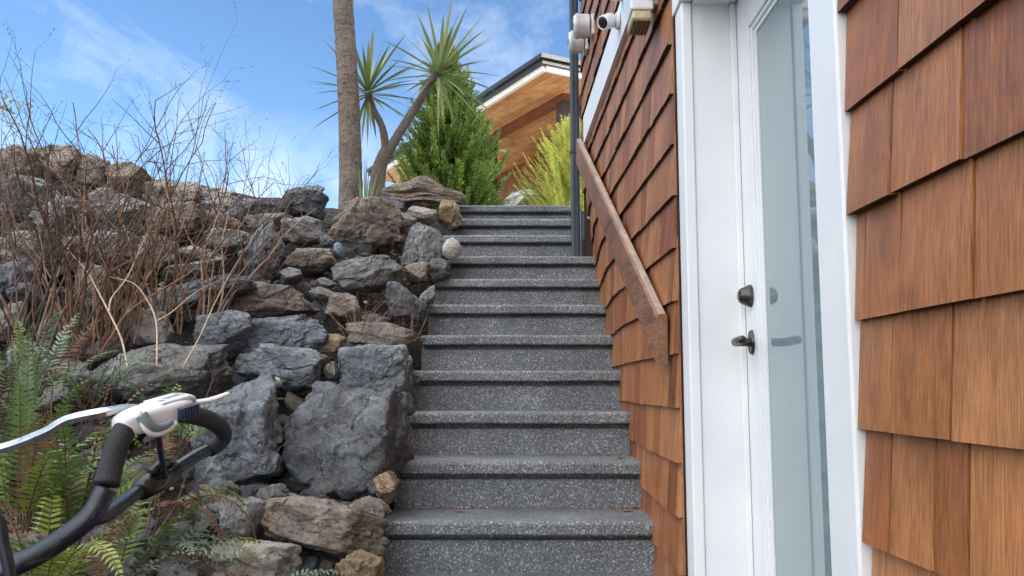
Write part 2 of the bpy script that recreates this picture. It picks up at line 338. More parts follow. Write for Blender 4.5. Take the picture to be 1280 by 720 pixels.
M = dict(
    rock=rock_mat(), agg=aggregate_mat(), soil=soil_mat(), paint=paint_mat(), bark=bark_mat(), glass=glass_mat(),
    cedar=wood_mat('cedar_shingle', [(0, (.21, .063, .021)), (.22, (.29, .096, .031)), (.5, (.36, .135, .046)), (.75, (.41, .170, .064)), (1, (.25, .080, .027))], 2, .40, .52, ((.30, .15, .08), .35)),
    endgrain_shade=simple('end_grain_gap_shade', (.030, .017, .011), .8, 0, 60, .4),  # dark end grain, with the shadow under butts and in gaps painted in
    rail=wood_mat('weathered_rail', [(0, (.18, .078, .040)), (.6, (.22, .098, .052)), (1, (.40, .30, .23))], 1, .55, .8, ((.36, .24, .17), .4)),
    soffit=wood_mat('cedar_soffit', [(0, (.50, .235, .080)), (.5, (.60, .30, .115)), (1, (.68, .39, .17))], 1, .45, .7),
    brownwall=wood_mat('brown_cladding', [(0, (.23, .075, .03)), (1, (.29, .10, .04))], 2, .5, .6),
    darkwood=simple('dark_stained_wood', (.055, .032, .022), .5, 0, 30, .3),
    drift=wood_mat('driftwood', [(0, (.17, .125, .095)), (1, (.27, .21, .165))], 0, .85, 1.7, ((.40, .35, .30), .6), 110),
    navy=simple('navy_pipe_paint', (.030, .042, .062), .32, 0, 20, .15, .03),
    roof=simple('dark_metal_roof', (.045, .043, .042), .45, .3, 60, .2),
    fascia=simple('cream_fascia', (.78, .74, .66), .5, 0, 12, .05),
    patio=simple('pale_paving', (.62, .58, .52), .85, 0, 5, .12, .2),
    conc=simple('smooth_concrete', (.34, .35, .36), .8, 0, 14, .18, .3),
    foam=simple('black_foam_grip', (.022, .023, .026), .75, 0, 400, .35, .5),
    tube=tube_mat(),
    plastic=simple('white_plastic', (.74, .74, .75), .35, 0, 30, .04, .02),
    greyplas=simple('grey_rubber_pad', (.20, .25, .28), .55, 0, 60, .08),
    bluebtn=simple('dark_blue_button', (.018, .035, .07), .4, 0, 60, .2),
    alu=simple('brushed_aluminium', (.50, .51, .53), .32, .9, 90, .2, .08),
    bronze=simple('aged_bronze', (.085, .078, .072), .38, .85, 60, .5, .15),
    meter=simple('weathered_white_metal', (.55, .56, .56), .45, .1, 22, .16, .1),
    black=simple('black_plastic', (.015, .015, .017), .25, 0, 50, .2),
    lens=simple('yellowed_lens', (.52, .44, .26), .35, 0, 60, .2),
    lensbar=simple('lens_grid', (.24, .19, .10), .5, 0, 60, .2),
    conif=leaf_mat('cypress_green', [(0, (.065, .125, .024)), (.5, (.12, .195, .032)), (1, (.22, .29, .05))], .5, .3),
    gold=leaf_mat('golden_cypress', [(0, (.30, .36, .05)), (.5, (.48, .50, .085)), (1, (.62, .60, .18))], .5, .3),
    sword=leaf_mat('sword_leaf', [(0, (.15, .20, .07)), (.5, (.25, .31, .11)), (1, (.42, .42, .19))], .38, .25),
    fern=leaf_mat('fern_green', [(0, (.05, .10, .028)), (.4, (.11, .19, .04)), (.8, (.22, .30, .05)), (1, (.34, .38, .07))], .45, .3),
    fernpale=leaf_mat('fern_pale', [(0, (.10, .16, .12)), (.5, (.16, .22, .15)), (1, (.24, .30, .19))], .5, .25),
    deadfern=leaf_mat('fern_dead', [(0, (.10, .052, .028)), (.6, (.17, .09, .05)), (1, (.25, .15, .09))], .8, .2),
    sprig=leaf_mat('yellow_sprig', [(0, (.30, .30, .10)), (1, (.55, .52, .22))], .5, .3),
    stem=attr_mat('shrub_stem', [(0, (.045, .028, .022)), (.35, (.10, .055, .036)), (.7, (.24, .135, .08)), (1, (.46, .34, .24))], .7, 40),
    litter=attr_mat('leaf_litter', [(0, (.07, .035, .02)), (.5, (.19, .10, .055)), (1, (.36, .23, .14))], .8, 60),
    branch=attr_mat('cordyline_bark', [(0, (.13, .095, .08)), (1, (.20, .155, .13))], .85, 45, .6),
    shingle_roof=simple('roof_felt', (.06, .055, .05), .85, 0, 30, .2),
    gravel=attr_mat('gravel_chip', [(0, (.07, .07, .072)), (.6, (.17, .165, .16)), (.85, (.26, .19, .13)), (1, (.45, .43, .40))], .8, 60),
)

# ---------------------------------------------------------------- ground: one sheet, low by the door, rising under the rocks to a terrace
STEP_Y0 = 2.87; TOP = CAMZ + 1.19
def ground_h(x, y):
    lowz, hiz = 0.0, TOP - .06 + .12*max(0, min(1, (x+1.05)*4))*max(0, min(1, (-.5-x)*6)) + min(.20, .14*max(0, -.9 - x))*max(0, min(1, (9-y)/2))
    if x < -.40:
        z = bank_h(x, y) - .22 - .22*max(0, min(1, (x+.75)/.3))
    elif x < .6:
        z = CAMZ - .486 + .6*(y - 2.87) - .42
    else: z = lowz if y < 6 else lowz + (y-6)*1.2
    return min(max(z, lowz), hiz)
def make_ground():
    def axis(a, b, step, far):
        core = list(np.arange(a, b, step)); out = []; d = step
        lo = a; hi = b; left = []; right = []
        while lo > -far: d *= 1.35; lo -= d; left.append(lo)
        d = step
        while hi < far: d *= 1.35; hi += d; right.append(hi)
        return left[::-1] + core + [b] + right
    xs = axis(-4.2, .9, .07, 300); ys = axis(.6, 7.5, .07, 300)
    vs = [(x, y, ground_h(x, y) + (.035*noise.noise(Vector((x*6, y*6, 0))) if -4.2 < x < -.5 and .6 < y < 7.5 else 0)) for y in ys for x in xs]
    n = len(xs); fs = [(j*n+i, j*n+i+1, (j+1)*n+i+1, (j+1)*n+i) for j in range(len(ys)-1) for i in range(n-1)]
    me = bpy.data.meshes.new('ground'); me.from_pydata(vs, [], fs); me.polygons.foreach_set('use_smooth', [True]*len(fs))
    tag(link('ground', me, M['soil']), kind='structure')
make_ground()

def make_patio():
    b = MB(); n = 12
    b.add([(-6, 8.9, TOP-.05), (9, 8.9, TOP-.05), (9, 24, TOP-.05), (-6, 24, TOP-.05), (-6, 8.9, TOP-.2), (9, 8.9, TOP-.2)], [(0, 1, 2, 3), (4, 5, 1, 0)])
    tag(b.build('patio', M['patio']), kind='structure')
make_patio()

# ---------------------------------------------------------------- concrete stairs
XL, XR = -.442, .62
NOSE = [669.5, 593, 529.7, 476.3, 430.8, 391.6, 358.6, 329.8, 302.8, 282, 264.5]
rise = [(at(640, y, STEP_Y0 + .28*k)).z for k, y in enumerate(NOSE)]
rise = [rise[0]-.17] + rise
stairs = thing('concrete_stairs', 'dark grey exposed aggregate stairs climbing between the boulders and the cedar wall', 'stairs', (0, STEP_Y0 - .28, 0))
def make_step(i):
    hb = rise[i]; ht = hb + .046; Y = STEP_Y0 + .28*(i-1)
    low = (rise[i-1] + .046) if i else 0.0
    back = Y + .31 if i < len(rise)-1 else 7.6
    xr = XR if i < 8 else (.50 if i == 8 else .385)
    prof = [(Y+.030, low), (Y+.030, (low+hb)/2), (Y+.030, hb-.024), (Y+.034, hb-.020), (Y+.062, hb-.017), (Y+.062, hb), (Y+.004, hb), (Y, hb+.005), (Y, hb+.034), (Y+.003, ht-.006), (Y+.009, ht-.001), (Y+.02, ht), (Y+.12, ht), (back, ht), (back, low-.12), (Y+.030, low-.12)]
    xs = np.linspace(XL, xr, 70); rnd = random.Random(i)
    bm = bmesh.new(); rows = []
    for x in xs:
        row = []
        for k, (y, z) in enumerate(prof):
            j = .0015 if 2 <= k <= 11 else (.0012 if k == 1 else 0)
            q = noise.noise_vector(Vector((x*28, y*40+i*7, z*40)))
            w = noise.noise(Vector((x*3, i*3.1, 2)))*.0022 if 6 <= k <= 11 else 0
            row.append(bm.verts.new((x + (q.x*.003 if x in (xs[0],) else 0), y + q.y*j, z + q.z*j + w)))
        rows.append(row)
    n = len(prof)
    for a, b in zip(rows, rows[1:]):
        for k in range(n): bm.faces.new((a[k], b[k], b[(k+1) % n], a[(k+1) % n]))
    bm.faces.new(rows[0]); bm.faces.new(rows[-1][::-1])
    bmesh.ops.recalc_face_normals(bm, faces=bm.faces)
    me = bpy.data.meshes.new('step'); bm.to_mesh(me); bm.free()
    fix(link('step', me, M['agg']), stairs)
for i in range(len(rise)): make_step(i)

# ---------------------------------------------------------------- the shingled house
D0, D1 = 1.187, 2.372           # door surround, near and far edge
DZ = CAMZ + 1.19                # top of the head casing
YE = 4.96                       # far corner of the wall
WTOP = 5.6; YN = -3.5
def wx(y, z):
    xp = .487 - .021*(y - 1.17)
    if y > 2.3:
        h = z - (CAMZ - .486 + .607*(y - 2.87)); t = min(1, max(0, 1 - h/.55)); t = t*t*(3-2*t)
        xp += (max(xp, .468) - xp)*t*min(1, (y-2.3)/.4)
    return xp
house = thing('shingled_house', 'house clad in reddish cedar shingles with white trim, filling the right side', 'house', (3.5, .7, 0))
def siding():
    rnd = random.Random(5); b = MB(); E_ = .15; off = CAMZ + .092
    k0 = int((0 - off)//E_) ; k1 = int((WTOP - off)//E_) + 1
    for k in range(k0, k1):
        zb = off + k*E_; zt = min(zb + E_ + .03, WTOP)
        y = YN + rnd.random()*.1
        while y < YE:
            w = rnd.choice((rnd.uniform(.055, .10), rnd.uniform(.09, .15), rnd.uniform(.12, .17))) if y > D1-.1 else rnd.choice((rnd.uniform(.07, .11), rnd.uniform(.11, .17), rnd.uniform(.13, .20)))
            y2 = min(y + w, YE); segs = [(y, y2)]
            if zb < DZ - .03:      # the door surround interrupts the course
                segs = []
                if y < D0: segs.append((y, min(y2, D0 + rnd.uniform(-.004, .001))))
                if y2 > D1: segs.append((max(y, D1), y2))
            for (a, c) in segs:
                if c - a < .012: continue
                g = rnd.uniform(.0012, .0030); zbb = max(zb, 0) + rnd.choice((0, 0, 0, rnd.uniform(-.003, .003)))
                th = rnd.uniform(.0135, .0185); tt = .0015; cup = rnd.uniform(-.001, .001); rn = rnd.random()
                a += g; c -= g; cols = 1 if c-a < .03 else 2
                ys = [a + (c-a)*q/cols for q in range(cols+1)]; vs = []
                for yy in ys:
                    q = cup if yy not in (a, c) else 0
                    vs += [(wx(yy, zbb), yy, zbb), (wx(yy, zbb) - th - q, yy, zbb - 0.001), (wx(yy, zt) - tt - q, yy, zt), (wx(yy, zt), yy, zt)]
                fs = []; ends = []
                for q in range(cols):
                    i, j = q*4, q*4+4
                    fs += [(i+1, i+2, j+2, j+1), (i+2, i+3, j+3, j+2)]; ends.append((i, i+1, j+1, j))
                fs += [(0, 3, 2, 1), (cols*4, cols*4+1, cols*4+2, cols*4+3)]
                nv = len(b.v); b.add(vs, fs, rn)
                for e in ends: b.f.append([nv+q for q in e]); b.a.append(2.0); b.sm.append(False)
            y = y2
    return b
_sb = siding(); sd = _sb.build('shingle_siding', M['cedar'], house)
sd.data.materials.append(M['endgrain_shade'])
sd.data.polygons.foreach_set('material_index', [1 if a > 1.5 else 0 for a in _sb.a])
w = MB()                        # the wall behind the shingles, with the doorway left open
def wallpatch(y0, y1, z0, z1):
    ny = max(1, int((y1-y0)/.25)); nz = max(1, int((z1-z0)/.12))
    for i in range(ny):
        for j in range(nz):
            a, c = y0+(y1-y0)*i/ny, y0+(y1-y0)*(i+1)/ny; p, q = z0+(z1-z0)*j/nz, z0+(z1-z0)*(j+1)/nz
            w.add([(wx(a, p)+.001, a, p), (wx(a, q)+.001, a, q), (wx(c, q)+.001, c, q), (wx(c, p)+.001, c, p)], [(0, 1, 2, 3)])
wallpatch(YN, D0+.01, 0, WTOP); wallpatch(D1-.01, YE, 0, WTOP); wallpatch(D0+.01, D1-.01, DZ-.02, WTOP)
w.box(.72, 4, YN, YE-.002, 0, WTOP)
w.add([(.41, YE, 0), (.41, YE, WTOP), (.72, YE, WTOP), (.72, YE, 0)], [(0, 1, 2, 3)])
w.build('wall', M['endgrain_shade'], house)  # near-black backing: the shade in the shingle gaps is in its colour
r_ = MB(); r_.box(.05, 4.4, YN-.4, YE+.4, WTOP, WTOP+.14); r_.add([(.05, YN-.4, WTOP+.14), (4.4, YN-.4, WTOP+.14), (4.4, YE+.4, WTOP+.14), (.05, YE+.4, WTOP+.14), (2.2, YN-.4, WTOP+.9), (2.2, YE+.4, WTOP+.9)], [(0, 3, 5, 4), (1, 4, 5, 2), (0, 4, 1), (3, 2, 5)])
r_.build('roof', M['shingle_roof'], house)
fo = MB(); fo.box(.395, 1.2, 5.02, 7.4, 1.2, CAMZ + 1.05)
fo.build('foundation', M['conc'], house, .006)
# white trim: casings, jamb, corner board, belly band
CF = .466                       # face of the casings
for (a, c) in ((D0, D0+.108), (D1-.095, D1)):
    t = MB(); t.box(CF, .495, a, c, 0.0, DZ-.118); t.build('door_casing', M['paint'], house, .004)
t = MB(); t.box(CF-.006, .495, D0-.03, D1+.03, DZ-.116, DZ); t.box(CF-.03, .495, D0-.045, D1+.045, DZ+.001, DZ+.028)
t.build('head_casing', M['paint'], house, .003)
J0, J1 = D0+.100, D1-.088       # opening between the jambs
DX = .619                       # outer face of the door
jb = MB()
jb.box(.4965, .72, J1, J1+.05, 0, DZ-.10); jb.box(.4965, .72, J0-.05, J0, 0, DZ-.10); jb.box(.4965, .72, J0-.05, J1+.05, DZ-.122, DZ-.098)
jb.box(DX-.016, DX-.001, J1-.014, J1-.0005, .02, DZ-.123); jb.box(DX-.016, DX-.001, J0+.0005, J0+.014, .02, DZ-.123)
jb.box(.47, .72, J0-.05, J1+.05, -.02, .02)
jb.build('door_jamb', M['paint'], house, .0025)
# the door: stiles and rails round one tall pane
door = MB(); zb_, zt_ = .024, DZ-.126; ST = .115
y0, y1 = J0+.004, J1-.004
door.box(DX, DX+.045, y1-ST, y1, zb_, zt_); door.box(DX, DX+.045, y0, y0+ST, zb_, zt_)
door.box(DX+.0003, DX+.0447, y0+ST, y1-ST, zb_, zb_+.20); door.box(DX+.0003, DX+.0447, y0+ST, y1-ST, zt_-.115, zt_)
# stepped glazing bead
for (q, x_, d_) in ((.012, DX+.006, .016), (.024, DX+.012, .012)):
    door.box(x_, DX+.04, y1-ST-q, y1-ST-q+.0118, zb_+.2+q-.012, zt_-.115-q+.012); door.box(x_, DX+.04, y0+ST+q-.0118, y0+ST+q, zb_+.2+q-.012, zt_-.115-q+.012)
    door.box(x_+.0005, DX+.04, y0+ST+q, y1-ST-q, zb_+.2+q-.012, zb_+.2+q-.0002); door.box(x_+.0005, DX+.04, y0+ST+q, y1-ST-q, zt_-.115-q+.0002, zt_-.115-q+.012)
dr = door.build('entry_door', M['paint'], house, .002)
g = MB(); g.box(DX+.017, DX+.030, y0+ST+.01, y1-ST-.01, zb_+.19, zt_-.105)
fix(g.build('glass_pane', M['glass']), dr); 
for ch in list(dr.children): ch.parent = dr; ch.matrix_parent_inverse = Matrix.Identity(4)
def subpart(o, parent):          # parent has identity local data; keep coordinates
    o.parent = parent; o.matrix_parent_inverse = Matrix.Identity(4); return o
HY = y1 - .062; HZ = at(937, 428, HY).z; BZ = at(932, 370, HY).z
h = MB()
def disc(mb, x0, x1, cy, cz, ry, rz, ry2=None, rz2=None, n=28):
    ry2 = ry2 or ry; rz2 = rz2 or rz
    vs = [(x0, cy+ry*math.cos(2*math.pi*k/n), cz+rz*math.sin(2*math.pi*k/n)) for k in range(n)] + [(x1, cy+ry2*math.cos(2*math.pi*k/n), cz+rz2*math.sin(2*math.pi*k/n)) for k in range(n)]
    fs = [(k, (k+1) % n, n+(k+1) % n, n+k) for k in range(n)]; mb.add(vs, fs, 0, True); mb.add(vs, [tuple(range(n))[::-1], tuple(range(n, 2*n))])
disc(h, DX-.0005, DX-.007, HY, HZ, .024, .033, .021, .030)
h.tube([(DX-.006, HY, HZ), (DX-.02, HY, HZ), (DX-.038, HY-.001, HZ), (DX-.046, HY-.008, HZ), (DX-.049, HY-.022, HZ), (DX-.051, HY-.06, HZ+.001), (DX-.052, HY-.098, HZ+.002), (DX-.052, HY-.102, HZ+.002)], [.011, .0105, .011, .0115, .0115, .0112, .0105, .006], 14)
subpart(h.build('door_handle', M['bronze'], None, .0015), dr)
h = MB(); disc(h, DX-.0005, DX-.008, HY, BZ, .028, .030, .027, .029); disc(h, DX-.0082, DX-.030, HY, BZ, .026, .028, .017, .018); disc(h, DX-.0302, DX-.033, HY, BZ, .012, .012)
subpart(h.build('deadbolt', M['bronze'], None, .0012), dr)
# belly band and corner board
def band(y0, y1, z0, z1, th, name, m_):
    b = MB(); n = 12
    for i in range(n):
        a, c = y0+(y1-y0)*i/n, y0+(y1-y0)*(i+1)/n
        vs = [(wx(yy, zz)-(th if f else -.02), yy, zz) for yy in (a, c) for zz in (z0, z1) for f in (0, 1)]
        fs = [(1, 3, 7, 5), (0, 1, 5, 4), (2, 6, 7, 3)]
        if i == 0: fs.append((0, 2, 3, 1))
        if i == n-1: fs.append((4, 5, 7, 6))
        b.add(vs, fs)
    return b.build(name, m_, house)
BB0, BB1 = CAMZ+1.345, CAMZ+1.50
band(1.9, 4.62, BB0, BB1, .032, 'trim_board', M['paint'])
band(4.90, 4.957, CAMZ+.98, WTOP, .020, 'corner_board', M['paint'])

# ---------------------------------------------------------------- handrail
rail = thing('handrail', 'weathered wooden board handrail sloping down the shingled wall above the stairs', 'handrail', (.42, 3.6, CAMZ+.7))
p0 = at(826, 424, 2.46); p1 = at(733, 189, 4.72)
def rail_board():
    b = MB(); n = 26; hh = .074; xo, xi = -.046, -.011
    prev = None; vs = []
    for i in range(n+1):
        t = i/n; y = p0.y+(p1.y-p0.y)*t; z = p0.z+(p1.z-p0.z)*t
        xw = wx(y, z); xw = xw + (.012*(1-t)) - .018
        j = .0015*noise.noise(Vector((t*30, 0, 0)))
        vs += [(xw+xo+j, y, z-hh), (xw+xo+j, y, z+hh-.008), (xw+xo+.008, y, z+hh+j), (xw+xi-.006, y, z+hh+j), (xw+xi, y, z+hh-.006), (xw+xi, y, z-hh)]
    fs = []
    for i in range(n):
        for k in range(6): fs.append((i*6+k, (i+1)*6+k, (i+1)*6+(k+1) % 6, i*6+(k+1) % 6))
    fs.append((0, 1, 2, 3, 4, 5)); fs.append(tuple(n*6+k for k in range(6))[::-1])
    b.add(vs, fs, .5)
    for q in range(n*6):
        if q % 6 in (2,): b.a[q] = 1.0
    return b
rail_board().build('rail', M['rail'], rail, .002)
for t in (.05, .5, .93):
    y = p0.y+(p1.y-p0.y)*t; z = p0.z+(p1.z-p0.z)*t; xw = wx(y, z)
    b = MB(); disc(b, xw-.011, xw-.017, y, z-.02, .03, .035); b.tube([(xw-.015, y, z-.02), (xw-.035, y, z-.02)], .011, 10)
    b.build('bracket', M['black'], rail)

# ---------------------------------------------------------------- downpipe
PX = at(719.8, 324, 4.985)
dp = thing('downpipe', 'dark navy square downpipe running up the far corner of the shingled house', 'downpipe', PX)
b = MB(); b.box(PX.x-.026, PX.x+.026, PX.y-.03, PX.y+.03, PX.z-.06, WTOP)
b.build('pipe', M['navy'], dp, .008)
b = MB()
for q in (-.010, .010): b.box(PX.x+q-.003, PX.x+q+.003, PX.y-.034, PX.y-.0302, PX.z-.06, WTOP)
b.build('rib', M['navy'], dp, .001)
for py in (190, -120):
    z = at(716, py, 4.985).z; b = MB(); b.box(PX.x-.030, PX.x+.05, PX.y-.0365, PX.y+.033, z-.012, z+.012); b.build('strap', M['navy'], dp, .003)
b = MB(); b.box(PX.x+.03, PX.x+.05, PX.y-.03, PX.y-.01, PX.z-.02, at(720, 300, 4.985).z); tag(b.build('cable_stub', M['black'], None, .002), 'short black cable conduit beside the foot of the downpipe', 'conduit')

# ---------------------------------------------------------------- things fixed to the wall
def meter(px, py, Y, r, label):
    c = at(px, py, Y); xw = wx(Y, c.z) - .008
    root = thing('utility_meter', label, 'meter', (xw, Y, c.z), 'round meters on the cedar wall')
    b = MB(); b.box(xw-.02, xw, Y-r*.8, Y+r*.8, c.z-r*1.0, c.z+r*.8); b.build('back_box', M['meter'], root, .006)
    b = MB(); disc(b, xw-.03, xw-.085, Y, c.z, r, r); disc(b, xw-.0852, xw-.098, Y, c.z, r*1.06, r*1.06); disc(b, xw-.0982, xw-.110, Y, c.z, r*.98, r*.98, r*.85, r*.85)
    b.build('meter_body', M['meter'], root, .003)
    b = MB(); b.box(xw-.113, xw-.108, Y-r*.3, Y+r*.3, c.z-.012, c.z+.012); b.build('dial_window', M['black'], root)
meter(729, 33, 4.25, .062, 'upper of two round white meters high on the cedar wall')
meter(722.5, 53, 4.55, .060, 'lower of two round white meters beside the downpipe')
def cctv(px, py, Y, aim, label, s=1.0):
    c = at(px, py, Y); xw = wx(Y, c.z) - .034
    root = thing('security_camera', label, 'camera', (xw, Y, c.z), 'white security cameras on the trim board')
    b = MB(); disc(b, xw-.0005, xw-.016*s, Y, c.z, .040*s, .040*s, .037*s, .037*s); b.build('mount', M['plastic'], root, .002)
    C0 = Vector((xw-.042*s, Y, c.z)); d = Vector(aim).normalized()
    b = MB(); n = 10
    prof = [(-.034, .002), (-.031, .016), (-.022, .027), (-.008, .034), (.008, .0345), (.03, .033), (.05, .032), (.054, .030), (.054, .027), (.046, .026)]
    lathe(b, C0, d, [(a*s, q*s) for a, q in prof])
    b.build('body', M['plastic'], root)
    b = MB(); lathe(b, C0, d, [(.0465*s, .0255*s), (.051*s, .0255*s), (.0525*s, .02*s)]); b.build('lens', M['black'], root)
cctv(779, 26, 3.2, (-.62, -.55, -.42), 'white eyeball security camera with dark lens beside the wall light', .88)
cctv(786, -9, 3.1, (-.5, -.8, -.12), 'white security camera cut by the top edge above the eyeball camera', .85)
def wall_light():
    z = CAMZ + 1.155; xw = wx(2.56, z)
    root = thing('wall_light', 'white box wall light with yellowed grid lens underneath, left of the door', 'wall light', (xw, 2.56, z))
    x0, x1, ya, yb = .346, .428, 2.50, 2.625
    b = MB(); b.box(x1+.0005, xw-.002, 2.53, 2.60, z+.03, z+.16); b.build('mount', M['plastic'], root, .004)
    b = MB(); b.add([(x0+.012, ya, z), (x1, ya, z), (x1, yb, z), (x0+.012, yb, z), (x0, ya, z+.12), (x1, ya, z+.19), (x1, yb, z+.19), (x0, yb, z+.12)],
                    [(0, 3, 2, 1), (4, 5, 6, 7), (0, 1, 5, 4), (2, 3, 7, 6), (0, 4, 7, 3), (1, 2, 6, 5)]); b.build('housing', M['plastic'], root, .006)
    b = MB(); b.box(x0+.016, x1-.006, ya+.004, yb-.004, z-.030, z-.0005); b.build('lens', M['lens'], root, .006)
    b = MB()
    for k in range(8): y = ya+.008+k*(yb-ya-.016)/7; b.box(x0+.013, x1-.005, y-.0016, y+.0016, z-.033, z-.0302)
    for k in range(6): x = x0+.02+k*(x1-x0-.03)/5; b.box(x-.0016, x+.0016, ya+.004, yb-.004, z-.0362, z-.0332)
    b.build('lens_grid', M['lensbar'], root)
    b = MB(); b.tube([(x1+.0, ya-.002, z+.05), (x1-.022, ya-.004, z+.05), (x1-.03, ya-.006, z+.055)], [.012, .012, .008], 10); b.build('sensor', M['plastic'], root)
wall_light()

# ---------------------------------------------------------------- cedar porch house behind
def porch():
    A = at(680, 88, 10.0); eave = A.z
    d1 = (ray(53, 483)); d1 = Vector((d1.x, d1.y, 0)).normalized()       # left eave runs away from the corner
    d2 = Vector((-d1.y, d1.x, 0)) if False else Vector((d1.y, -d1.x, 0)) # right eave, square to it
    root = thing('porch_house', 'cedar house corner with deep wooden soffit beyond the top of the stairs', 'house', (A.x, A.y, TOP))
    def P(a, b_, z): q = A + d1*a + d2*b_; return Vector((q.x, q.y, z))
    L1, L2 = 6.3, 9
    inn = lambda a, b_: None
    def slab(a0, a1, b0, b1, z0, z1, mb, rn=0.):
        vs = [P(a, b_, z) for z in (z0, z1) for b_ in (b0, b1) for a in (a0, a1)]
        mb.add(vs, [(0, 2, 3, 1), (4, 5, 7, 6), (0, 1, 5, 4), (2, 6, 7, 3), (0, 4, 6, 2), (1, 3, 7, 5)], rn)
    # soffit boards run parallel to the left eave; in object space their grain follows Y
    so_ = bpy.data.objects.new('soffit', None)
    mb = MB(); rnd = random.Random(3)
    y = .03
    mat_rot = Matrix(((d2.x, d1.x, 0, A.x), (d2.y, d1.y, 0, A.y), (0, 0, 1, 0), (0, 0, 0, 1)))
    while y < L2:
        w_ = .14; x_ = -.0
        cuts = [0.03] + sorted(rnd.uniform(.5, L1) for _ in range(5)) + [L1]
        for c0, c1 in zip(cuts, cuts[1:]): mb.box(y+.002, y+w_-.002, c0, c1-.002, eave, eave+.02, rnd.random())
        y += w_
    me = mb.mesh('soffit'); o = link('soffit', me, M['soffit']); o.matrix_world = mat_rot
    del so_
    o.parent = root; o.matrix_parent_inverse = Matrix.Translation(root.location).inverted()
    mb = MB(); slab(0, L1, -.02, .028, eave-.008, eave+.065, mb); slab(-.02, .028, .0285, L2, eave-.008, eave+.065, mb); mb.build('fascia', M['fascia'], root)
    mb = MB()
    for (o_, z0, z1) in ((.05, .0655, .125), (.09, .1255, .18)):
        slab(-o_, L1, -o_, .2, eave+z0, eave+z1, mb); slab(-o_, .2, .2005, L2, eave+z0, eave+z1, mb)
    vs = [P(-.06, -.06, eave+.182), P(L1, -.06, eave+.182), P(L1, L2, eave+.182), P(-.06, L2, eave+.182), P(2.5, 4, eave+.7), P(L1-2, 4, eave+.7)]
    mb.add(vs, [(0, 1, 5, 4), (0, 4, 3), (4, 5, 2, 3), (1, 2, 5)])
    mb.build('roof', M['roof'], root)
    mb = MB(); slab(.56, L1, .62, .76, eave-.09, eave-.002, mb); slab(.56, .70, .7605, 6, eave-.09, eave-.002, mb); mb.build('beam', M['brownwall'], root)
    mb = MB(); slab(.57, .74, .63, .80, TOP-.2, eave-.0905, mb); mb.build('corner_post', M['darkwood'], root)
    bp = at(619, 190, 1); 
    # dark post beneath the beam, half hidden by the conifer
    k = 2.65
    mb = MB(); slab(k, k+.17, .625, .755, TOP-.2, eave-.0905, mb); mb.build('post', M['darkwood'], root)
    mb = MB(); rnd = random.Random(8)
    q = .83
    while q < L1: slab(q, min(q+.148, L1), 1.9, 2.0, TOP-.3, eave-.001, mb, rnd.random()); q += .15
    mb.build('back_wall', M['brownwall'], root)
    mb = MB(); slab(.75, .82, .81, 1.9, TOP-.3, eave-.002, mb); mb.build('side_wall', M['darkwood'], root)
    mb = MB(); slab(.735, .748, .95, 1.5, TOP+.9, eave-.35, mb); mb.build('window', M['glass'], root)
    # recessed round light in the porch ceiling
    d = ray(628.5, 188); k = (eave-CAMZ)/d.z; c = Vector((0, 0, CAMZ)) + d*k
    mb = MB(); n = 20
    mb.add([(c.x+.075*math.cos(2*math.pi*i/n), c.y+.075*math.sin(2*math.pi*i/n), eave-.006) for i in range(n)] + [(c.x+.08*math.cos(2*math.pi*i/n), c.y+.08*math.sin(2*math.pi*i/n), eave) for i in range(n)],
           [tuple(range(n))[::-1]] + [(i, n+i, n+(i+1) % n, (i+1) % n) for i in range(n)])
    mb.build('downlight', M['fascia'], root)
porch()

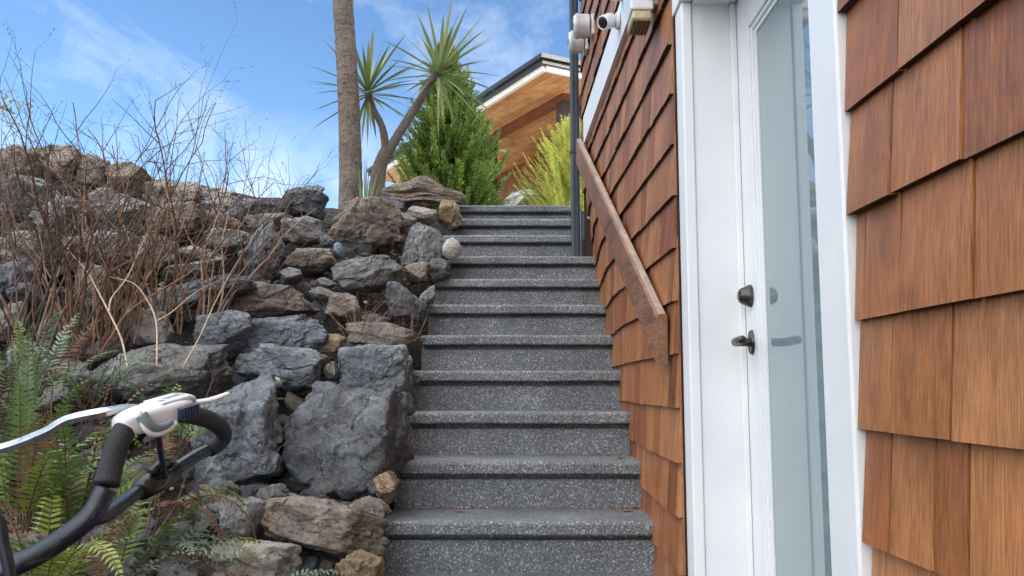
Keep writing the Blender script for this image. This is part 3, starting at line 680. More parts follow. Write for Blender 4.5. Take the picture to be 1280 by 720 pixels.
# ---------------------------------------------------------------- rocks
_ico = {}
def ico(sub):
    if sub not in _ico:
        bm = bmesh.new(); bmesh.ops.create_icosphere(bm, subdivisions=sub, radius=1); bm.verts.ensure_lookup_table()
        v = np.array([x.co[:] for x in bm.verts]); f = [[y.index for y in x.verts] for x in bm.faces]; bm.free(); _ico[sub] = (v, f)
    return _ico[sub]
def rock_mesh(name, seed, w, d, h, sub=5, sharp=44, rough=1.0, round_=0., layers=0., blk=0.):
    rs = np.random.RandomState(seed); v, f = ico(sub)
    def planes(n, lo, hi):
        nn = rs.normal(size=(n, 3)); nn /= np.linalg.norm(nn, axis=1)[:, None]; return nn, rs.uniform(lo, hi, n)
    n1, d1 = planes(7, .70, .95); n2, d2 = planes(20, .90, 1.05)
    if not round_:
        bx = np.concatenate([np.eye(3), -np.eye(3)]) + rs.normal(size=(6, 3))*(.20 if blk else .42); bx /= np.linalg.norm(bx, axis=1)[:, None]
        n1 = np.concatenate([n1, bx]); d1 = np.concatenate([d1, (rs.uniform(.63, .76, 6) if blk else rs.uniform(.66, .86, 6))])
    dot1 = np.clip(v@n1.T, 0, None)/d1; dot2 = np.clip(v@n2.T, 0, None)/d2
    r = ((dot1**sharp).sum(1) + (dot2**(sharp*1.3)).sum(1) + .45**sharp)**(-1/sharp)
    if round_: r = r*(1-round_) + .85*round_
    p = v*r[:, None]
    o = Vector(rs.uniform(-50, 50, 3)); ax = Vector(rs.normal(size=3)).normalized()
    warp = np.array([noise.noise_vector(Vector(q)*3.0 + o)[:] for q in p])
    warp2 = np.array([noise.noise_vector(Vector(q)*9.0 + o)[:] for q in p])
    disp = np.zeros(len(p))
    ch = 1 - round_
    for n_, amp, lift, wk in ((16, .22, .040, .16), (60, .24, .020, .10), (220, .26, .009, .05)):     # chipped facets: piecewise tilted patches
        if n_ > len(p)/10: continue
        sd_ = rs.normal(size=(n_, 3)); sd_ /= np.linalg.norm(sd_, axis=1)[:, None]; sd_ *= .85
        tl = rs.normal(size=(n_, 3)); li_ = rs.uniform(-1, 1, n_)
        pw = p + warp*wk + warp2*wk*.35
        d2_ = ((pw[:, None, :] - sd_[None])**2).sum(2); ix = d2_.argmin(1)
        disp += ch*(((pw - sd_[ix])*tl[ix]).sum(1)*amp*.35 + li_[ix]*lift)
    out = np.empty_like(p)
    for i in range(len(p)):
        q = Vector(p[i]); dv = v[i]
        a = noise.fractal(q*1.9 + o, 1.0, 2.1, 5)*.050
        a += noise.fractal(q*7.5 + o, .75, 2.2, 6)*.026
        if layers:
            s = q.dot(ax)*8 + noise.noise(q*2.3+o)*1.3 + noise.noise(q*9+o)*.25; fr = s - math.floor(s); a += layers*(min(fr, .15)*6.67 - 1)*.040*max(0, .3+noise.noise(q*1.5-o))
        out[i] = p[i] + dv*(a*rough + disp[i])
    # random tumble, then fit the wanted box
    lo, hi = out.min(0), out.max(0); out = (out - (lo+hi)/2)/((hi-lo)/2)
    out *= np.array([w, d, h])/2
    me = bpy.data.meshes.new(name); me.from_pydata(out.tolist(), [], f)
    me.polygons.foreach_set('use_smooth', [True]*len(f)); me.materials.append(M['rock']); me.update()
    return me
_T = dict(B=(.130, .144, .162, .15), G=(.145, .145, .142, .40), D=(.076, .081, .089, .15), N=(.165, .135, .110, .75), T=(.21, .185, .155, .7), O=(.25, .17, .095, 1.0), P=(.30, .30, .285, .2), W=(.62, .60, .54, .1), S=(.46, .44, .37, .3), C=(.17, .25, .30, 0))
TINT = {k: (v[0]*1.28, v[1]*1.28, v[2]*1.28, v[3]) for k, v in _T.items()}
TINT['W'] = _T['W']; TINT['S'] = _T['S']
GRP = 'boulders of the rock bank'
def put_rock(i, name, x0, x1, y0, y1, tint, label, cat, rot=0, group=GRP, dz=0., dY=None, **kw):
    cx, cy = (x0+x1)/2, (y0+y1)/2
    if dY is None: p, k = bank(cx, cy)
    else: p = at(cx, cy, dY); k = dY
    a = R(rot); W, H = (x1-x0)*k/F*1.12, (y1-y0)*k/F*1.12
    # solve the box of the rotated rock
    w_, h_ = W, H
    if rot:
        c, s = abs(math.cos(a)), abs(math.sin(a)); det = c*c - s*s
        if det > .3: w_, h_ = (W*c - H*s)/det, (H*c - W*s)/det
        w_, h_ = max(w_, .6*W), max(h_, .45*H)
    d_ = min(1.25*h_, .95*math.sqrt(w_*h_)) + .03
    sub = 6 if W*H > .055 else (5 if W*H > .004 else 4)
    o = link(name, rock_mesh(name, 100+i, w_, d_, h_, sub, **kw)); o.color = TINT[tint]
    rnd = random.Random(i)
    o.location = p + Vector((0, d_*.24, dz)); o.rotation_euler = (R(rnd.uniform(-8, 4)), -a, R(rnd.uniform(-14, 14)))
    tag(o, label, cat, group)
    return o
ROCKS = [
 # name, x0, x1, y0, y1, tint, rotation, label
 ('boulder', 345, 408, 228, 276, 'D', 6, 'dark angular boulder on the skyline just left of the thick palm trunk'),
 ('boulder', 350, 404, 268, 308, 'G', -8, 'grey brown boulder directly below the dark skyline boulder by the palm trunk'),
 ('boulder', 404, 497, 246, 312, 'N', 3, 'big brown boulder directly under the foot of the thick palm trunk'),
 ('rock', 450, 504, 243, 264, 'D', -6, 'dark flat rock between the foot of the forked tree and the driftwood log'),
 ('rock', 479, 518, 262, 292, 'N', -10, 'brown rock wedged right of the big boulder under the palm'),
 ('rock', 505, 549, 254, 283, 'T', 10, 'pale tan slab-like rock directly under the driftwood log'),
 ('rock', 547, 576, 251, 284, 'O', 0, 'rusty ochre rock beside the top steps below the driftwood tip'),
 ('boulder', 499, 558, 280, 347, 'G', 0, 'tall grey boulder beside the upper steps next to the white rounded stone'),
 ('rock', 501, 540, 320, 354, 'T', -12, 'folded grey tan rock below the tall grey boulder by the upper steps'),
 ('boulder', 410, 502, 310, 373, 'G', 12, 'big sloping grey slab below the brown boulder under the palm'),
 ('boulder', 353, 417, 303, 344, 'N', 8, 'brown grey rock left of the blue green oval stone'),
 ('boulder', 294, 359, 279, 354, 'B', 10, 'steep blue grey boulder behind the bare stems left of the palm'),
 ('stone', 398, 416, 294, 308, 'G', 0, 'small grey stone tucked under the left edge of the big brown boulder'),
 ('stone', 350, 376, 334, 354, 'G', 0, 'small grey stone at the right foot of the steep blue grey boulder'),
 ('stone', 393, 421, 344, 365, 'G', -18, 'thin tilted grey stone left of the big sloping slab'),
 ('boulder', 285, 392, 351, 400, 'N', -2, 'long brown grey boulder in mid bank above the flat blue grey slab'),
 ('stone', 384, 416, 356, 378, 'G', -14, 'grey stone at the right end of the long brown grey boulder'),
 ('rock', 406, 452, 364, 404, 'N', -6, 'brown rock behind the reddish dry twigs in mid bank'),
 ('boulder', 477, 535, 355, 404, 'D', -10, 'dark grey boulder beside the middle steps with dry stalks before it'),
 ('stone', 524, 542, 358, 383, 'G', 0, 'small upright grey stone touching the edge of the middle steps'),
 ('rock', 536, 562, 322, 352, 'D', 0, 'dark shadowed rock below the white rounded stone at the steps'),
 ('boulder', 290, 404, 389, 452, 'B', 4, 'flat light blue grey slab lying above the dark blue grey boulder'),
 ('boulder', 294, 402, 428, 492, 'B', -6, 'dark blue grey boulder under the flat light slab'),
 ('rock', 385, 433, 413, 448, 'O', -10, 'ochre stained rock between the flat slab and the veined boulder'),
 ('boulder', 430, 527, 394, 448, 'N', -12, 'brown grey boulder just above the white veined boulder beside the steps'),
 ('boulder', 418, 518, 432, 502, 'B', 0, 'blue grey boulder with white veins beside the steps above the largest boulder'),
 ('boulder', 347, 504, 482, 630, 'D', -2, 'largest dark grey boulder standing beside the lower steps'),
 ('boulder', 228, 347, 468, 608, 'B', 8, 'big blue grey boulder with pale top behind the looped machine handle'),
 ('stone', 496, 517, 492, 522, 'D', 0, 'small dark stone squeezed between the largest boulder and the steps'),
 ('stone', 405, 421, 453, 474, 'T', 0, 'small tan stone in the gap left of the veined boulder'),
 ('stone', 323, 357, 607, 633, 'G', 0, 'small rounded grey stone left under the largest boulder'),
 ('boulder', 312, 478, 614, 704, 'N', -12, 'long brown boulder with white lichen patch beside the lowest step'),
 ('rock', 418, 476, 692, 742, 'O', -6, 'orange ochre rock at the bottom edge beside the lowest step'),
 ('rock', 465, 495, 592, 629, 'O', 0, 'rounded tan rock against the edge of the second lowest step'),
 ('rock', 432, 488, 619, 652, 'T', -10, 'grey tan rock under the right end of the largest boulder'),
 ('boulder', 262, 366, 680, 742, 'T', -4, 'grey tan boulder at the bottom edge behind the small fern'),
 ('boulder', 268, 334, 615, 688, 'G', 14, 'grey boulder left of the lichen patched boulder among ferns'),
 ('rock', 248, 294, 602, 644, 'G', 0, 'grey rock half hidden by ferns under the looped handle'),
 ('boulder', -8, 96, 286, 348, 'N', -4, 'broad brown boulder at the left edge in mid bank behind stems'),
 ('rock', -12, 34, 322, 374, 'D', 0, 'dark rock at the left edge below the broad brown boulder'),
 ('rock', 4, 50, 350, 384, 'D', 8, 'dark bluish rock low left behind bare stems'),
 ('rock', 46, 96, 386, 434, 'G', 10, 'grey brown rock left of the foot of the bare shrubs'),
 ('boulder', 176, 314, 336, 398, 'B', 12, 'long pale grey slab rising to the right behind the bare stems'),
 ('rock', 154, 210, 388, 436, 'G', 0, 'grey rock below the left end of the long pale slab'),
 ('boulder', 232, 316, 386, 454, 'B', 8, 'blue grey boulder left of the flat light slab'),
 ('boulder', 108, 266, 428, 508, 'G', 4, 'wide grey ledge of rock above the looped machine handle'),
 ('rock', 220, 278, 304, 331, 'T', -8, 'tan slab behind the stems above the long pale slab'),
 ('rock', 200, 278, 320, 348, 'G', 4, 'flat grey rock between the tan slab and the long pale slab'),
 ('rock', 252, 314, 284, 320, 'G', -4, 'grey rock left of the steep blue grey boulder'),
 ('rock', 0, 50, 424, 464, 'G', 0, 'grey rock at the left edge above the ferns'),
 ('boulder', -14, 46, 184, 230, 'N', 0, 'brown grey boulder on the skyline at the left edge'),
 ('boulder', 26, 98, 180, 230, 'N', 0, 'rounded brown boulder forming the highest point of the left skyline'),
 ('boulder', 94, 134, 191, 236, 'N', 0, 'brown boulder on the skyline right of the highest boulder'),
 ('boulder', 122, 184, 197, 246, 'N', -10, 'brown boulder on the skyline sloping down behind the tallest stems'),
 ('boulder', 180, 254, 220, 262, 'T', -4, 'long tan boulder on the skyline in the middle of the stems'),
 ('boulder', 242, 304, 229, 268, 'P', -6, 'pale grey boulder on the skyline behind the right stems'),
 ('rock', 284, 350, 242, 282, 'D', 8, 'dark rock on the skyline between pale boulder and dark angular boulder'),
 ('boulder', -12, 64, 214, 268, 'G', -8, 'grey fractured boulder at the left edge under the skyline'),
 ('boulder', 38, 114, 240, 296, 'G', 8, 'grey boulder under the highest skyline boulder'),
 ('boulder', 106, 184, 238, 296, 'G', 0, 'grey boulder behind the densest reddish stems'),
 ('boulder', 176, 254, 250, 300, 'N', 6, 'brown boulder under the long tan skyline boulder'),
 ('boulder', 240, 306, 258, 294, 'N', -6, 'brown rock under the pale grey skyline boulder'),
 ('rock', 92, 160, 286, 336, 'G', 0, 'grey rock behind the foot of the pale forked stem'),
 ('rock', 304, 356, 262, 292, 'G', -6, 'grey rock under the dark skyline rock left of palm'),
 ('rock', 158, 216, 292, 340, 'N', 0, 'brown rock behind the reddish stems in mid bank'),
 ('rock', 92, 156, 332, 388, 'N', 0, 'brown rock at the centre of the bare shrub stems'),
 ('rock', -14, 24, 376, 428, 'N', 0, 'brown rock at the left edge above the grey one'),
 ('boulder', 44, 116, 452, 512, 'G', 0, 'grey rock behind the tall green fern at left'),
 ('rock', 208, 262, 446, 500, 'G', 0, 'grey rock left of the big pale topped boulder'),
]
for i, (nm, x0, x1, y0, y1, t, rot, lab) in enumerate(ROCKS):
    kw = {}
    if (x1-x0)*(y1-y0) > 3500: kw['layers'] = 1.0
    if 'largest dark grey' in lab or 'long brown boulder' in lab or 'big blue grey boulder' in lab or 'white veins' in lab or 'flat light blue' in lab: kw['blk'] = 1.0
    if 'largest dark grey' in lab: kw['layers'] = .4
    put_rock(i, nm, x0, x1, y0, y1, t, lab, nm, rot, **kw)
put_rock(201, 'stone', 554, 576, 298, 322, 'S', 'white rounded stone resting beside the upper steps', 'stone', 0, None, dY=4.62, round_=.7, rough=.5)
put_rock(202, 'stone', 415, 431, 304, 326, 'C', 'blue green oval stone tucked under the big brown boulder', 'stone', 12, None, dz=.01, round_=.8, rough=.4)
put_rock(203, 'stone', 333, 353, 482, 501, 'W', 'white oval stone left of the top of the largest boulder', 'stone', -35, None, dz=.04, round_=.8, rough=.4)
put_rock(204, 'rock', 628, 674, 234, 266, 'W', 'whitish rock between the conifer and the golden shrub', 'rock', 12, None, dY=7.3)
# small stones filling the gaps
rnd = random.Random(11)
sm = [rock_mesh('small_stone', 400+q, 1, 1, .75, 4, round_=.25) for q in range(8)]
for q in range(95):
    px, py = rnd.uniform(-10, 560), rnd.uniform(250, 715)
    if px > 640 - 467/ max(.1, bank(px, py)[1])*1.0 - 22: continue
    p, k = bank(px, py)
    if p.z > CAMZ + 1.1: continue
    o = link('small_stone', sm[q % 8]); s = rnd.uniform(.05, .13); o.scale = (s, s*rnd.uniform(.7, 1.1), s*rnd.uniform(.6, 1)); o.location = p + Vector((0, .09, -.07))
    o.rotation_euler = (rnd.uniform(0, 6), rnd.uniform(0, 6), rnd.uniform(0, 6)); o.color = TINT[rnd.choice('BGGDNT')]
    tag(o, 'small rough stone wedged in a gap between boulders of the rock bank', 'stone', 'small stones filling gaps of the rock bank')

fl = [rock_mesh('wedged_rock', 500+q, 1, .9, .75, 5) for q in range(7)]
rnd = random.Random(77)
for q in range(110):
    px, py = rnd.uniform(-20, 540), rnd.uniform(240, 715)
    p, k = bank(px, py)
    if p.x > -.60 or p.z > CAMZ + 1.12: continue
    o = link('wedged_rock', fl[q % 7]); s_ = rnd.uniform(.16, .30); o.scale = (s_, s_*.9, s_*rnd.uniform(.7, 1)); o.location = p + Vector((0, .15, -.13))
    o.rotation_euler = (rnd.uniform(-.6, .6), rnd.uniform(-.6, .6), rnd.uniform(0, 6)); o.color = TINT[rnd.choice('BGGDDN')]
    tag(o, 'dark rock lying deeper behind the front boulders of the rock bank', 'rock', 'deeper rocks of the rock bank')

rnd = random.Random(78)
for q in range(46):      # the bank goes on to the left of the picture
    px, py = rnd.uniform(-420, -30), rnd.uniform(200, 700)
    p, k = bank(px, py)
    if p.z > CAMZ + 1.45: continue
    o = link('wedged_rock', fl[q % 7]); s_ = rnd.uniform(.28, .52); o.scale = (s_, s_*.9, s_*rnd.uniform(.7, 1)); o.location = p + Vector((0, .12, -.10))
    o.rotation_euler = (rnd.uniform(-.4, .4), rnd.uniform(-.4, .4), rnd.uniform(0, 6)); o.color = TINT[rnd.choice('BGGDNN')]
    tag(o, 'rock of the bank continuing past the left edge of the picture', 'rock', 'rocks of the bank past the left edge')

# gravel and leaf litter on the bank
def scatter():
    rnd = random.Random(21); g = MB(); l = MB()
    for _ in range(4200):
        x = rnd.uniform(-3.6, -.47); y = rnd.uniform(1.5, 5.3); z = min(bank_h(x, y) - .17, TOP-.05)
        z = max(z, .005) + .03*noise.noise(Vector((x*6, y*6, 0))) + .01
        if rnd.random() < .45:
            s = rnd.uniform(.006, .022); q = [Vector((rnd.uniform(-1, 1), rnd.uniform(-1, 1), rnd.uniform(-.6, .6))).normalized()*s for _ in range(1)]
            e = [Vector((s, 0, 0)), Vector((-s, 0, 0)), Vector((0, s*.8, 0)), Vector((0, -s*.8, 0)), Vector((0, 0, s*.6)), Vector((0, 0, -s*.6))]
            m3 = Matrix.Rotation(rnd.uniform(0, 6), 3, 'Z') @ Matrix.Rotation(rnd.uniform(0, 6), 3, 'X')
            g.add([m3 @ v + Vector((x, y, z)) for v in e], [(0, 2, 4), (2, 1, 4), (1, 3, 4), (3, 0, 4), (2, 0, 5), (1, 2, 5), (3, 1, 5), (0, 3, 5)], rnd.random())
        else:
            s = rnd.uniform(.015, .04); m3 = Matrix.Rotation(rnd.uniform(0, 6), 3, 'Z') @ Matrix.Rotation(rnd.uniform(-.8, 1.2), 3, 'X')
            c = rnd.uniform(-.3, .5)
            e = [Vector((-s, 0, 0)), Vector((-.2*s, -.42*s, c*s*.3)), Vector((s, 0, c*s)), Vector((-.2*s, .42*s, c*s*.3)), Vector((.3*s, 0, -.12*s))]
            l.add([m3 @ v + Vector((x, y, z+.01)) for v in e], [(0, 1, 4), (1, 2, 4), (2, 3, 4), (3, 0, 4)], rnd.random())
    tag(g.build('gravel', M['gravel']), 'loose gravel between the boulders', 'gravel', kind='stuff')
    tag(l.build('leaf_litter', M['litter']), 'dry brown leaf litter lying between the boulders', 'leaves', kind='stuff')
scatter()

# ---------------------------------------------------------------- driftwood log
def driftwood():
    pts = [at(478, 240, 5.75), at(505, 243, 5.7), at(532, 240, 5.65), at(556, 244, 5.6), at(583, 249, 5.55)]
    cl = spline(pts, 16); n = 96; vs = []; fs = []
    for i, p in enumerate(cl):
        t = i/(len(cl)-1); r = .060 + .035*math.exp(-((t-.45)/.18)**2) - .030*max(0, t-.72)/.28
        r *= min(1, .35 + t*5)
        if t > .96: r *= .75
        for k in range(n):
            a = 2*math.pi*k/n + t*1.6
            rr = r*(1 + .45*noise.noise(Vector((math.cos(a)*2.0, math.sin(a)*2.0, t*3.2))) + .38*noise.noise(Vector((math.cos(a)*7, math.sin(a)*7, t*2.2))) + .24*noise.noise(Vector((math.cos(a)*16, math.sin(a)*16, t*4))))
            vs.append(p + Vector((.15*math.cos(a), math.cos(a)*1.0, math.sin(a)*.95))*rr)
    m_ = len(cl)
    for i in range(m_-1):
        for k in range(n): fs.append((i*n+k, i*n+(k+1) % n, (i+1)*n+(k+1) % n, (i+1)*n+k))
    b = MB(); b.add(vs, fs, .4, True); b.add(vs[:n], [tuple(range(n))], .4); b.add(vs[-n:], [tuple(range(n))[::-1]], .4)
    tag(b.build('driftwood_log', M['drift']), 'weathered twisted driftwood log lying on the rocks at the stair top', 'driftwood')
driftwood()

# ---------------------------------------------------------------- palms
def leaf_blade(mb, base, d, ln, wd, droop, rn, fold=.25, seg=6):
    d = d.normalized(); side = d.cross(Vector((0, 0, 1))); side = side.normalized() if side.length > .05 else Vector((1, 0, 0)); up = side.cross(d)
    pts = []; p = Vector(base); dd = d.copy(); vs = []
    for i in range(seg+1):
        t = i/seg; w_ = wd*(.55 + .9*t*(1-t)*2 if t < .45 else (1.0)*(1-((t-.45)/.55)**1.5))*.5
        w_ = max(w_, .0008)
        vs += [p - side*w_ + up*w_*fold, p.copy(), p + side*w_ + up*w_*fold]
        p = p + dd*(ln/seg); dd = (dd + Vector((0, 0, -droop*(.4+t)))).normalized()
    fs = []
    for i in range(seg): a = i*3; fs += [(a, a+1, a+4, a+3), (a+1, a+2, a+5, a+4)]
    mb.add(vs, fs, rn)
def sword_crown(center, axis, ln, n, seed, parent, dead=6):
    rnd = random.Random(seed); b = MB(); axis = Vector(axis).normalized(); u = axis.orthogonal().normalized(); v = axis.cross(u)
    for i in range(n):
        t = (i+.5)/n; th = R(8 + 112*t**.9) + rnd.uniform(-.12, .12); ph = i*2.39996 + rnd.uniform(-.2, .2)
        d = axis*math.cos(th) + (u*math.cos(ph) + v*math.sin(ph))*math.sin(th)
        leaf_blade(b, Vector(center) + d*.015 - axis*.05*t, d, ln*rnd.uniform(.78, 1.1), ln*.058, .035 + .10*t*rnd.random(), rnd.random()*.75 + (.25 if t < .2 else 0))
    for i in range(dead):
        ph = rnd.uniform(0, 6.28); d = (u*math.cos(ph) + v*math.sin(ph))*.5 - axis*.7
        leaf_blade(b, Vector(center) - axis*.05, d, ln*rnd.uniform(.6, .95), ln*.04, .3, 1.0)
    return b.build('crown', M['sword'], parent)
def ringed_trunk(pts, rads, seed, rough, n=28, per=14):
    cl = spline(pts, per); b = MB(); vs = []; fs = []
    rr = np.interp(np.linspace(0, 1, len(cl)), np.linspace(0, 1, len(rads)), rads)
    for i, p in enumerate(cl):
        t_ = (cl[min(i+1, len(cl)-1)] - cl[max(i-1, 0)]).normalized(); u = t_.orthogonal().normalized(); u = (Vector((1, 0, 0)) - t_*t_.x).normalized(); v = t_.cross(u)
        for k in range(n):
            a = 2*math.pi*k/n; q = noise.noise(Vector((math.cos(a)*2.5, math.sin(a)*2.5, i*.9+seed)))*rough + noise.noise(Vector((math.cos(a)*6, math.sin(a)*6, i*.3+seed)))*rough
            vs.append(p + (u*math.cos(a) + v*math.sin(a))*(rr[i]*(1+q)))
    for i in range(len(cl)-1):
        for k in range(n): fs.append((i*n+k, i*n+(k+1) % n, (i+1)*n+(k+1) % n, (i+1)*n+k))
    b.add(vs, fs, .5, True); return b
YP = 5.85
pb = at(438, 262, YP)
palm = thing('palm_tree', 'tall palm with thick rough brown trunk rising out of the top of the picture', 'palm', pb)
tp = [pb + Vector((0, 0, -.25)), at(438.5, 245, YP), at(437, 160, YP), at(433.5, 80, YP), at(428.5, 0, YP), at(421, -150, YP), at(415, -320, YP)]
ringed_trunk(tp, [.100, .083, .077, .074, .073, .070, .066], 3, .045, 32, 22).build('trunk', M['bark'], palm)
sword_crown(tp[-1], (0, 0, 1), .85, 90, 4, palm)
YC = 6.15
cb = at(468, 262, YC)
cord = thing('cabbage_tree', 'slender forked cabbage tree with two tufts of sword leaves against the sky', 'tree', cb)
fork = at(485, 184, YC)
ringed_trunk([cb + Vector((0, 0, -.2)), at(471, 235, YC), at(476, 205, YC), at(485, 184, YC)], [.075, .058, .052, .044], 8, .10, 20, 14).build('trunk', M['branch'], cord)
c1, c2 = at(460, 112, YC-.05), at(551, 88, YC+.05)
ringed_trunk([fork + Vector((-.01, 0, -.05)), at(478, 160, YC-.03), at(467, 137, YC-.05), c1 + Vector((.0, 0, -.03))], [.034, .026, .024, .026], 12, .10, 16, 12).build('branch', M['branch'], cord)
ringed_trunk([fork + Vector((0, 0, -.04)), at(500, 165, YC), at(521, 132, YC+.03), at(538, 103, YC+.05), c2], [.040, .034, .031, .029, .028], 15, .09, 16, 12).build('branch', M['branch'], cord)
sword_crown(c1, (0, -.1, 1), .46, 52, 21, cord, 6)
sword_crown(c2, (.45, -.1, 1), .50, 46, 22, cord, 5)
# grass at the palm's foot
def tuft(px, py, Y, n, h, label, m_, seed):
    rnd = random.Random(seed); p = at(px, py, Y); b = MB()
    for _ in range(n):
        a = rnd.uniform(0, 6.28); q = p + Vector((math.cos(a), math.sin(a), 0))*rnd.uniform(0, .07)
        leaf_blade(b, q, Vector((math.cos(a)*.3, math.sin(a)*.3, 1)), h*rnd.uniform(.5, 1.1), .008, .06, rnd.random(), .1, 5)
    tag(b.build('grass_tuft', m_), label, 'grass', 'grass tufts at the palms')
tuft(456, 262, 5.75, 26, .33, 'grass tuft between the thick palm trunk and the forked tree', M['sword'], 1)
tuft(492, 255, 5.9, 14, .20, 'grass tuft right of the forked tree behind the driftwood', M['sword'], 2)

# ---------------------------------------------------------------- conifers
def conifer(name, base, height, width, seed, m_, label, nb=330, up=.75, tip=0.06, lean=(0, 0), dens=1.0):
    rnd = random.Random(seed); root = thing(name, label, 'conifer', base)
    base = Vector(base); top = base + Vector((lean[0], lean[1], height))
    t = MB(); t.tube([base + Vector((0, 0, -.1)), base.lerp(top, .5), top], [.045*height/2, .025*height/2, .004], 8, .5); t.build('trunk', M['branch'], root)
    b = MB()
    for i in range(nb):
        s = (i+.5)/nb; s = s**1.15
        hgt = s*.97; prof = (1-hgt)**1.15*(.66 + .45*min(1, hgt*4))*(1 if hgt < .9 else .8)
        ln = width*.5*prof*rnd.uniform(.65, 1.22) + .06
        ph = i*2.39996 + rnd.uniform(-.3, .3); el = up*(.55 + .75*hgt) + rnd.uniform(-.2, .25)
        d = Vector((math.cos(ph)*math.cos(el), math.sin(ph)*math.cos(el), math.sin(el)))
        p0 = base.lerp(top, hgt); L_ = ln/max(.35, math.cos(el)); L_ = min(L_, ln*1.6); tone = rnd.uniform(.0, .75)
        side = d.cross(Vector((0, 0, 1))).normalized(); upv = side.cross(d)
        n = max(8, int(L_/.0105*dens)); q = p0 + d*L_*.12; dd = d.copy()
        for k in range(n):
            u = k/n; q = q + dd*(L_*.88/n); dd = (dd + Vector((0, 0, .012))).normalized()
            for sg in (-1, 1):
                if rnd.random() < .12: continue
                sl_ = (.068*(1-u*.75) + .016)*rnd.uniform(.55, 1.15)*min(1.25, height/1.8)
                roll = rnd.uniform(-1.0, 1.0)
                sd_ = (side*sg*math.cos(roll) + upv*math.sin(roll))
                e = (dd*rnd.uniform(.7, 1.1) + sd_*rnd.uniform(.45, .8)).normalized(); nrm = e.cross(Vector((rnd.uniform(-1, 1), rnd.uniform(-1, 1), rnd.uniform(-1, 1)))).normalized()
                w_ = sl_*.11; rn = min(1, tone + rnd.uniform(0, .3))
                # a spray: main leaflet with two barbs
                b.add([q, q + e*sl_*.45 + nrm*w_, q + e*sl_, q + e*sl_*.45 - nrm*w_], [(0, 1, 2, 3)], rn)
                for s2 in (-1, 1):
                    e2 = (e*.8 + nrm*.6*s2).normalized(); o2 = q + e*sl_*.35; n2 = e.cross(nrm)
                    b.add([o2, o2 + e2*sl_*.25 + n2*w_*.7, o2 + e2*sl_*.5, o2 + e2*sl_*.25 - n2*w_*.7], [(0, 1, 2, 3)], rn)
    b.build('crown', m_, root)
    return root
cbp = at(566, 300, 8.0); cbp.z = TOP - .08
ctop = at(556, 58, 8.0)
conifer('conifer', cbp, ctop.z - cbp.z, 1.50, 5, M['conif'], 'dense green pointed conifer behind the top of the stairs', 640, .56, lean=(ctop.x-cbp.x, 0))
gb = at(716, 290, 7.0); gb.z = TOP - .05
conifer('golden_shrub', gb, at(716, 152, 7.0).z - gb.z, 1.30, 9, M['gold'], 'bright golden yellow conifer shrub behind the downpipe', 380, .52)
gb = at(668, 290, 6.9); gb.z = TOP - .05
conifer('golden_shrub', gb, .30, .42, 10, M['gold'], 'low yellow green conifer shrub at the stair top below the whitish rock', 50, .6)

# leafy branch poking in at the left edge
def sprig_tree():
    root = thing('small_tree', 'thin branch tip with yellow green leaves at the left edge against the sky', 'tree', at(-120, 250, 5.0))
    b = MB(); b.tube(spline([at(-120, 250, 5.0), at(-95, 170, 5.0), at(-50, 128, 5.0), at(-12, 130, 4.95), at(18, 142, 4.95)], 6), [.02]*8+[.012]*8+[.005]*9, 7, .5); b.build('trunk', M['branch'], root)
    rnd = random.Random(3); b = MB()
    for _ in range(330):
        p = at(rnd.gauss(-28, 26), rnd.gauss(136, 13), 4.95 + rnd.uniform(-.15, .15)); d = Vector((rnd.uniform(-.5, 1), rnd.uniform(-1, 1), rnd.uniform(-.6, .6)))
        leaf_blade(b, p, d, rnd.uniform(.03, .055), .016, .08, rnd.random(), .2, 3)
    b.build('crown', M['sprig'], root)
sprig_tree()

# ---------------------------------------------------------------- bare shrubs
def twig(mb, p, d, ln, r, depth, rnd, tone):
    n = max(4, int(ln/.055)); pts = [p.copy()]; rads = [r]; q = p.copy(); d = d.normalized()
    for i in range(n):
        d = (d + Vector((rnd.gauss(0, .135), rnd.gauss(0, .135), rnd.gauss(.012, .08)))).normalized()
        q = q + d*(ln/n); pts.append(q.copy()); rads.append(r*(1 - .66*(i+1)/n))
        if depth > 0 and i > n*(.34 if depth > 1 else .2) and rnd.random() < (.60 if depth > 1 else .42):
            a = d.orthogonal().normalized(); a.rotate(Matrix.Rotation(rnd.uniform(0, 6.28), 3, d)); e = d*.72 + a*rnd.uniform(.45, .85)
            twig(mb, q, e, ln*rnd.uniform(.22, .48)*(1 - .35*i/n), rads[-1]*.72, depth-1, rnd, tone*.42)
        if depth == 0 and rnd.random() < .5:                      # bud
            mb.tube([q, q + d*.007 + Vector((rnd.uniform(-1, 1), rnd.uniform(-1, 1), .4))*.004], [.0016, .0004], 3, .1, cap=False)
    mb.tube(pts, rads, 6 if r > .003 else 4, tone, cap=False)
def shrub(px, py, n, h, seed, label, spread=.32, lean=(0, 0), tone=.6, r=.0050, fwd=.05):
    rnd = random.Random(seed); p, k = bank(px, py); p = p + Vector((0, -fwd, -.06)); b = MB()
    for i in range(int(n*1.05)):
        a = rnd.uniform(0, 6.28); o = Vector((math.cos(a), math.sin(a), 0))*rnd.uniform(0, .10)
        d = Vector((math.cos(a)*spread*rnd.uniform(.1, 1.2) + lean[0], math.sin(a)*spread*rnd.uniform(.1, 1) + lean[1], 1))
        twig(b, p + o, d, h*rnd.uniform(.55, 1.1), r*rnd.uniform(.65, 1.2), 2, rnd, min(1, max(.05, rnd.gauss(tone, .2))))
    tag(b.build('bare_shrub', M['stem']), label, 'shrub', 'leafless shrubs on the rock bank')
shrub(105, 425, 26, 1.02, 1, 'dense leafless shrub of reddish stems in front of the broad brown boulder', .30)
shrub(205, 400, 20, .98, 2, 'leafless shrub with tall dark twigs left of the long pale slab', .30, (.06, 0))
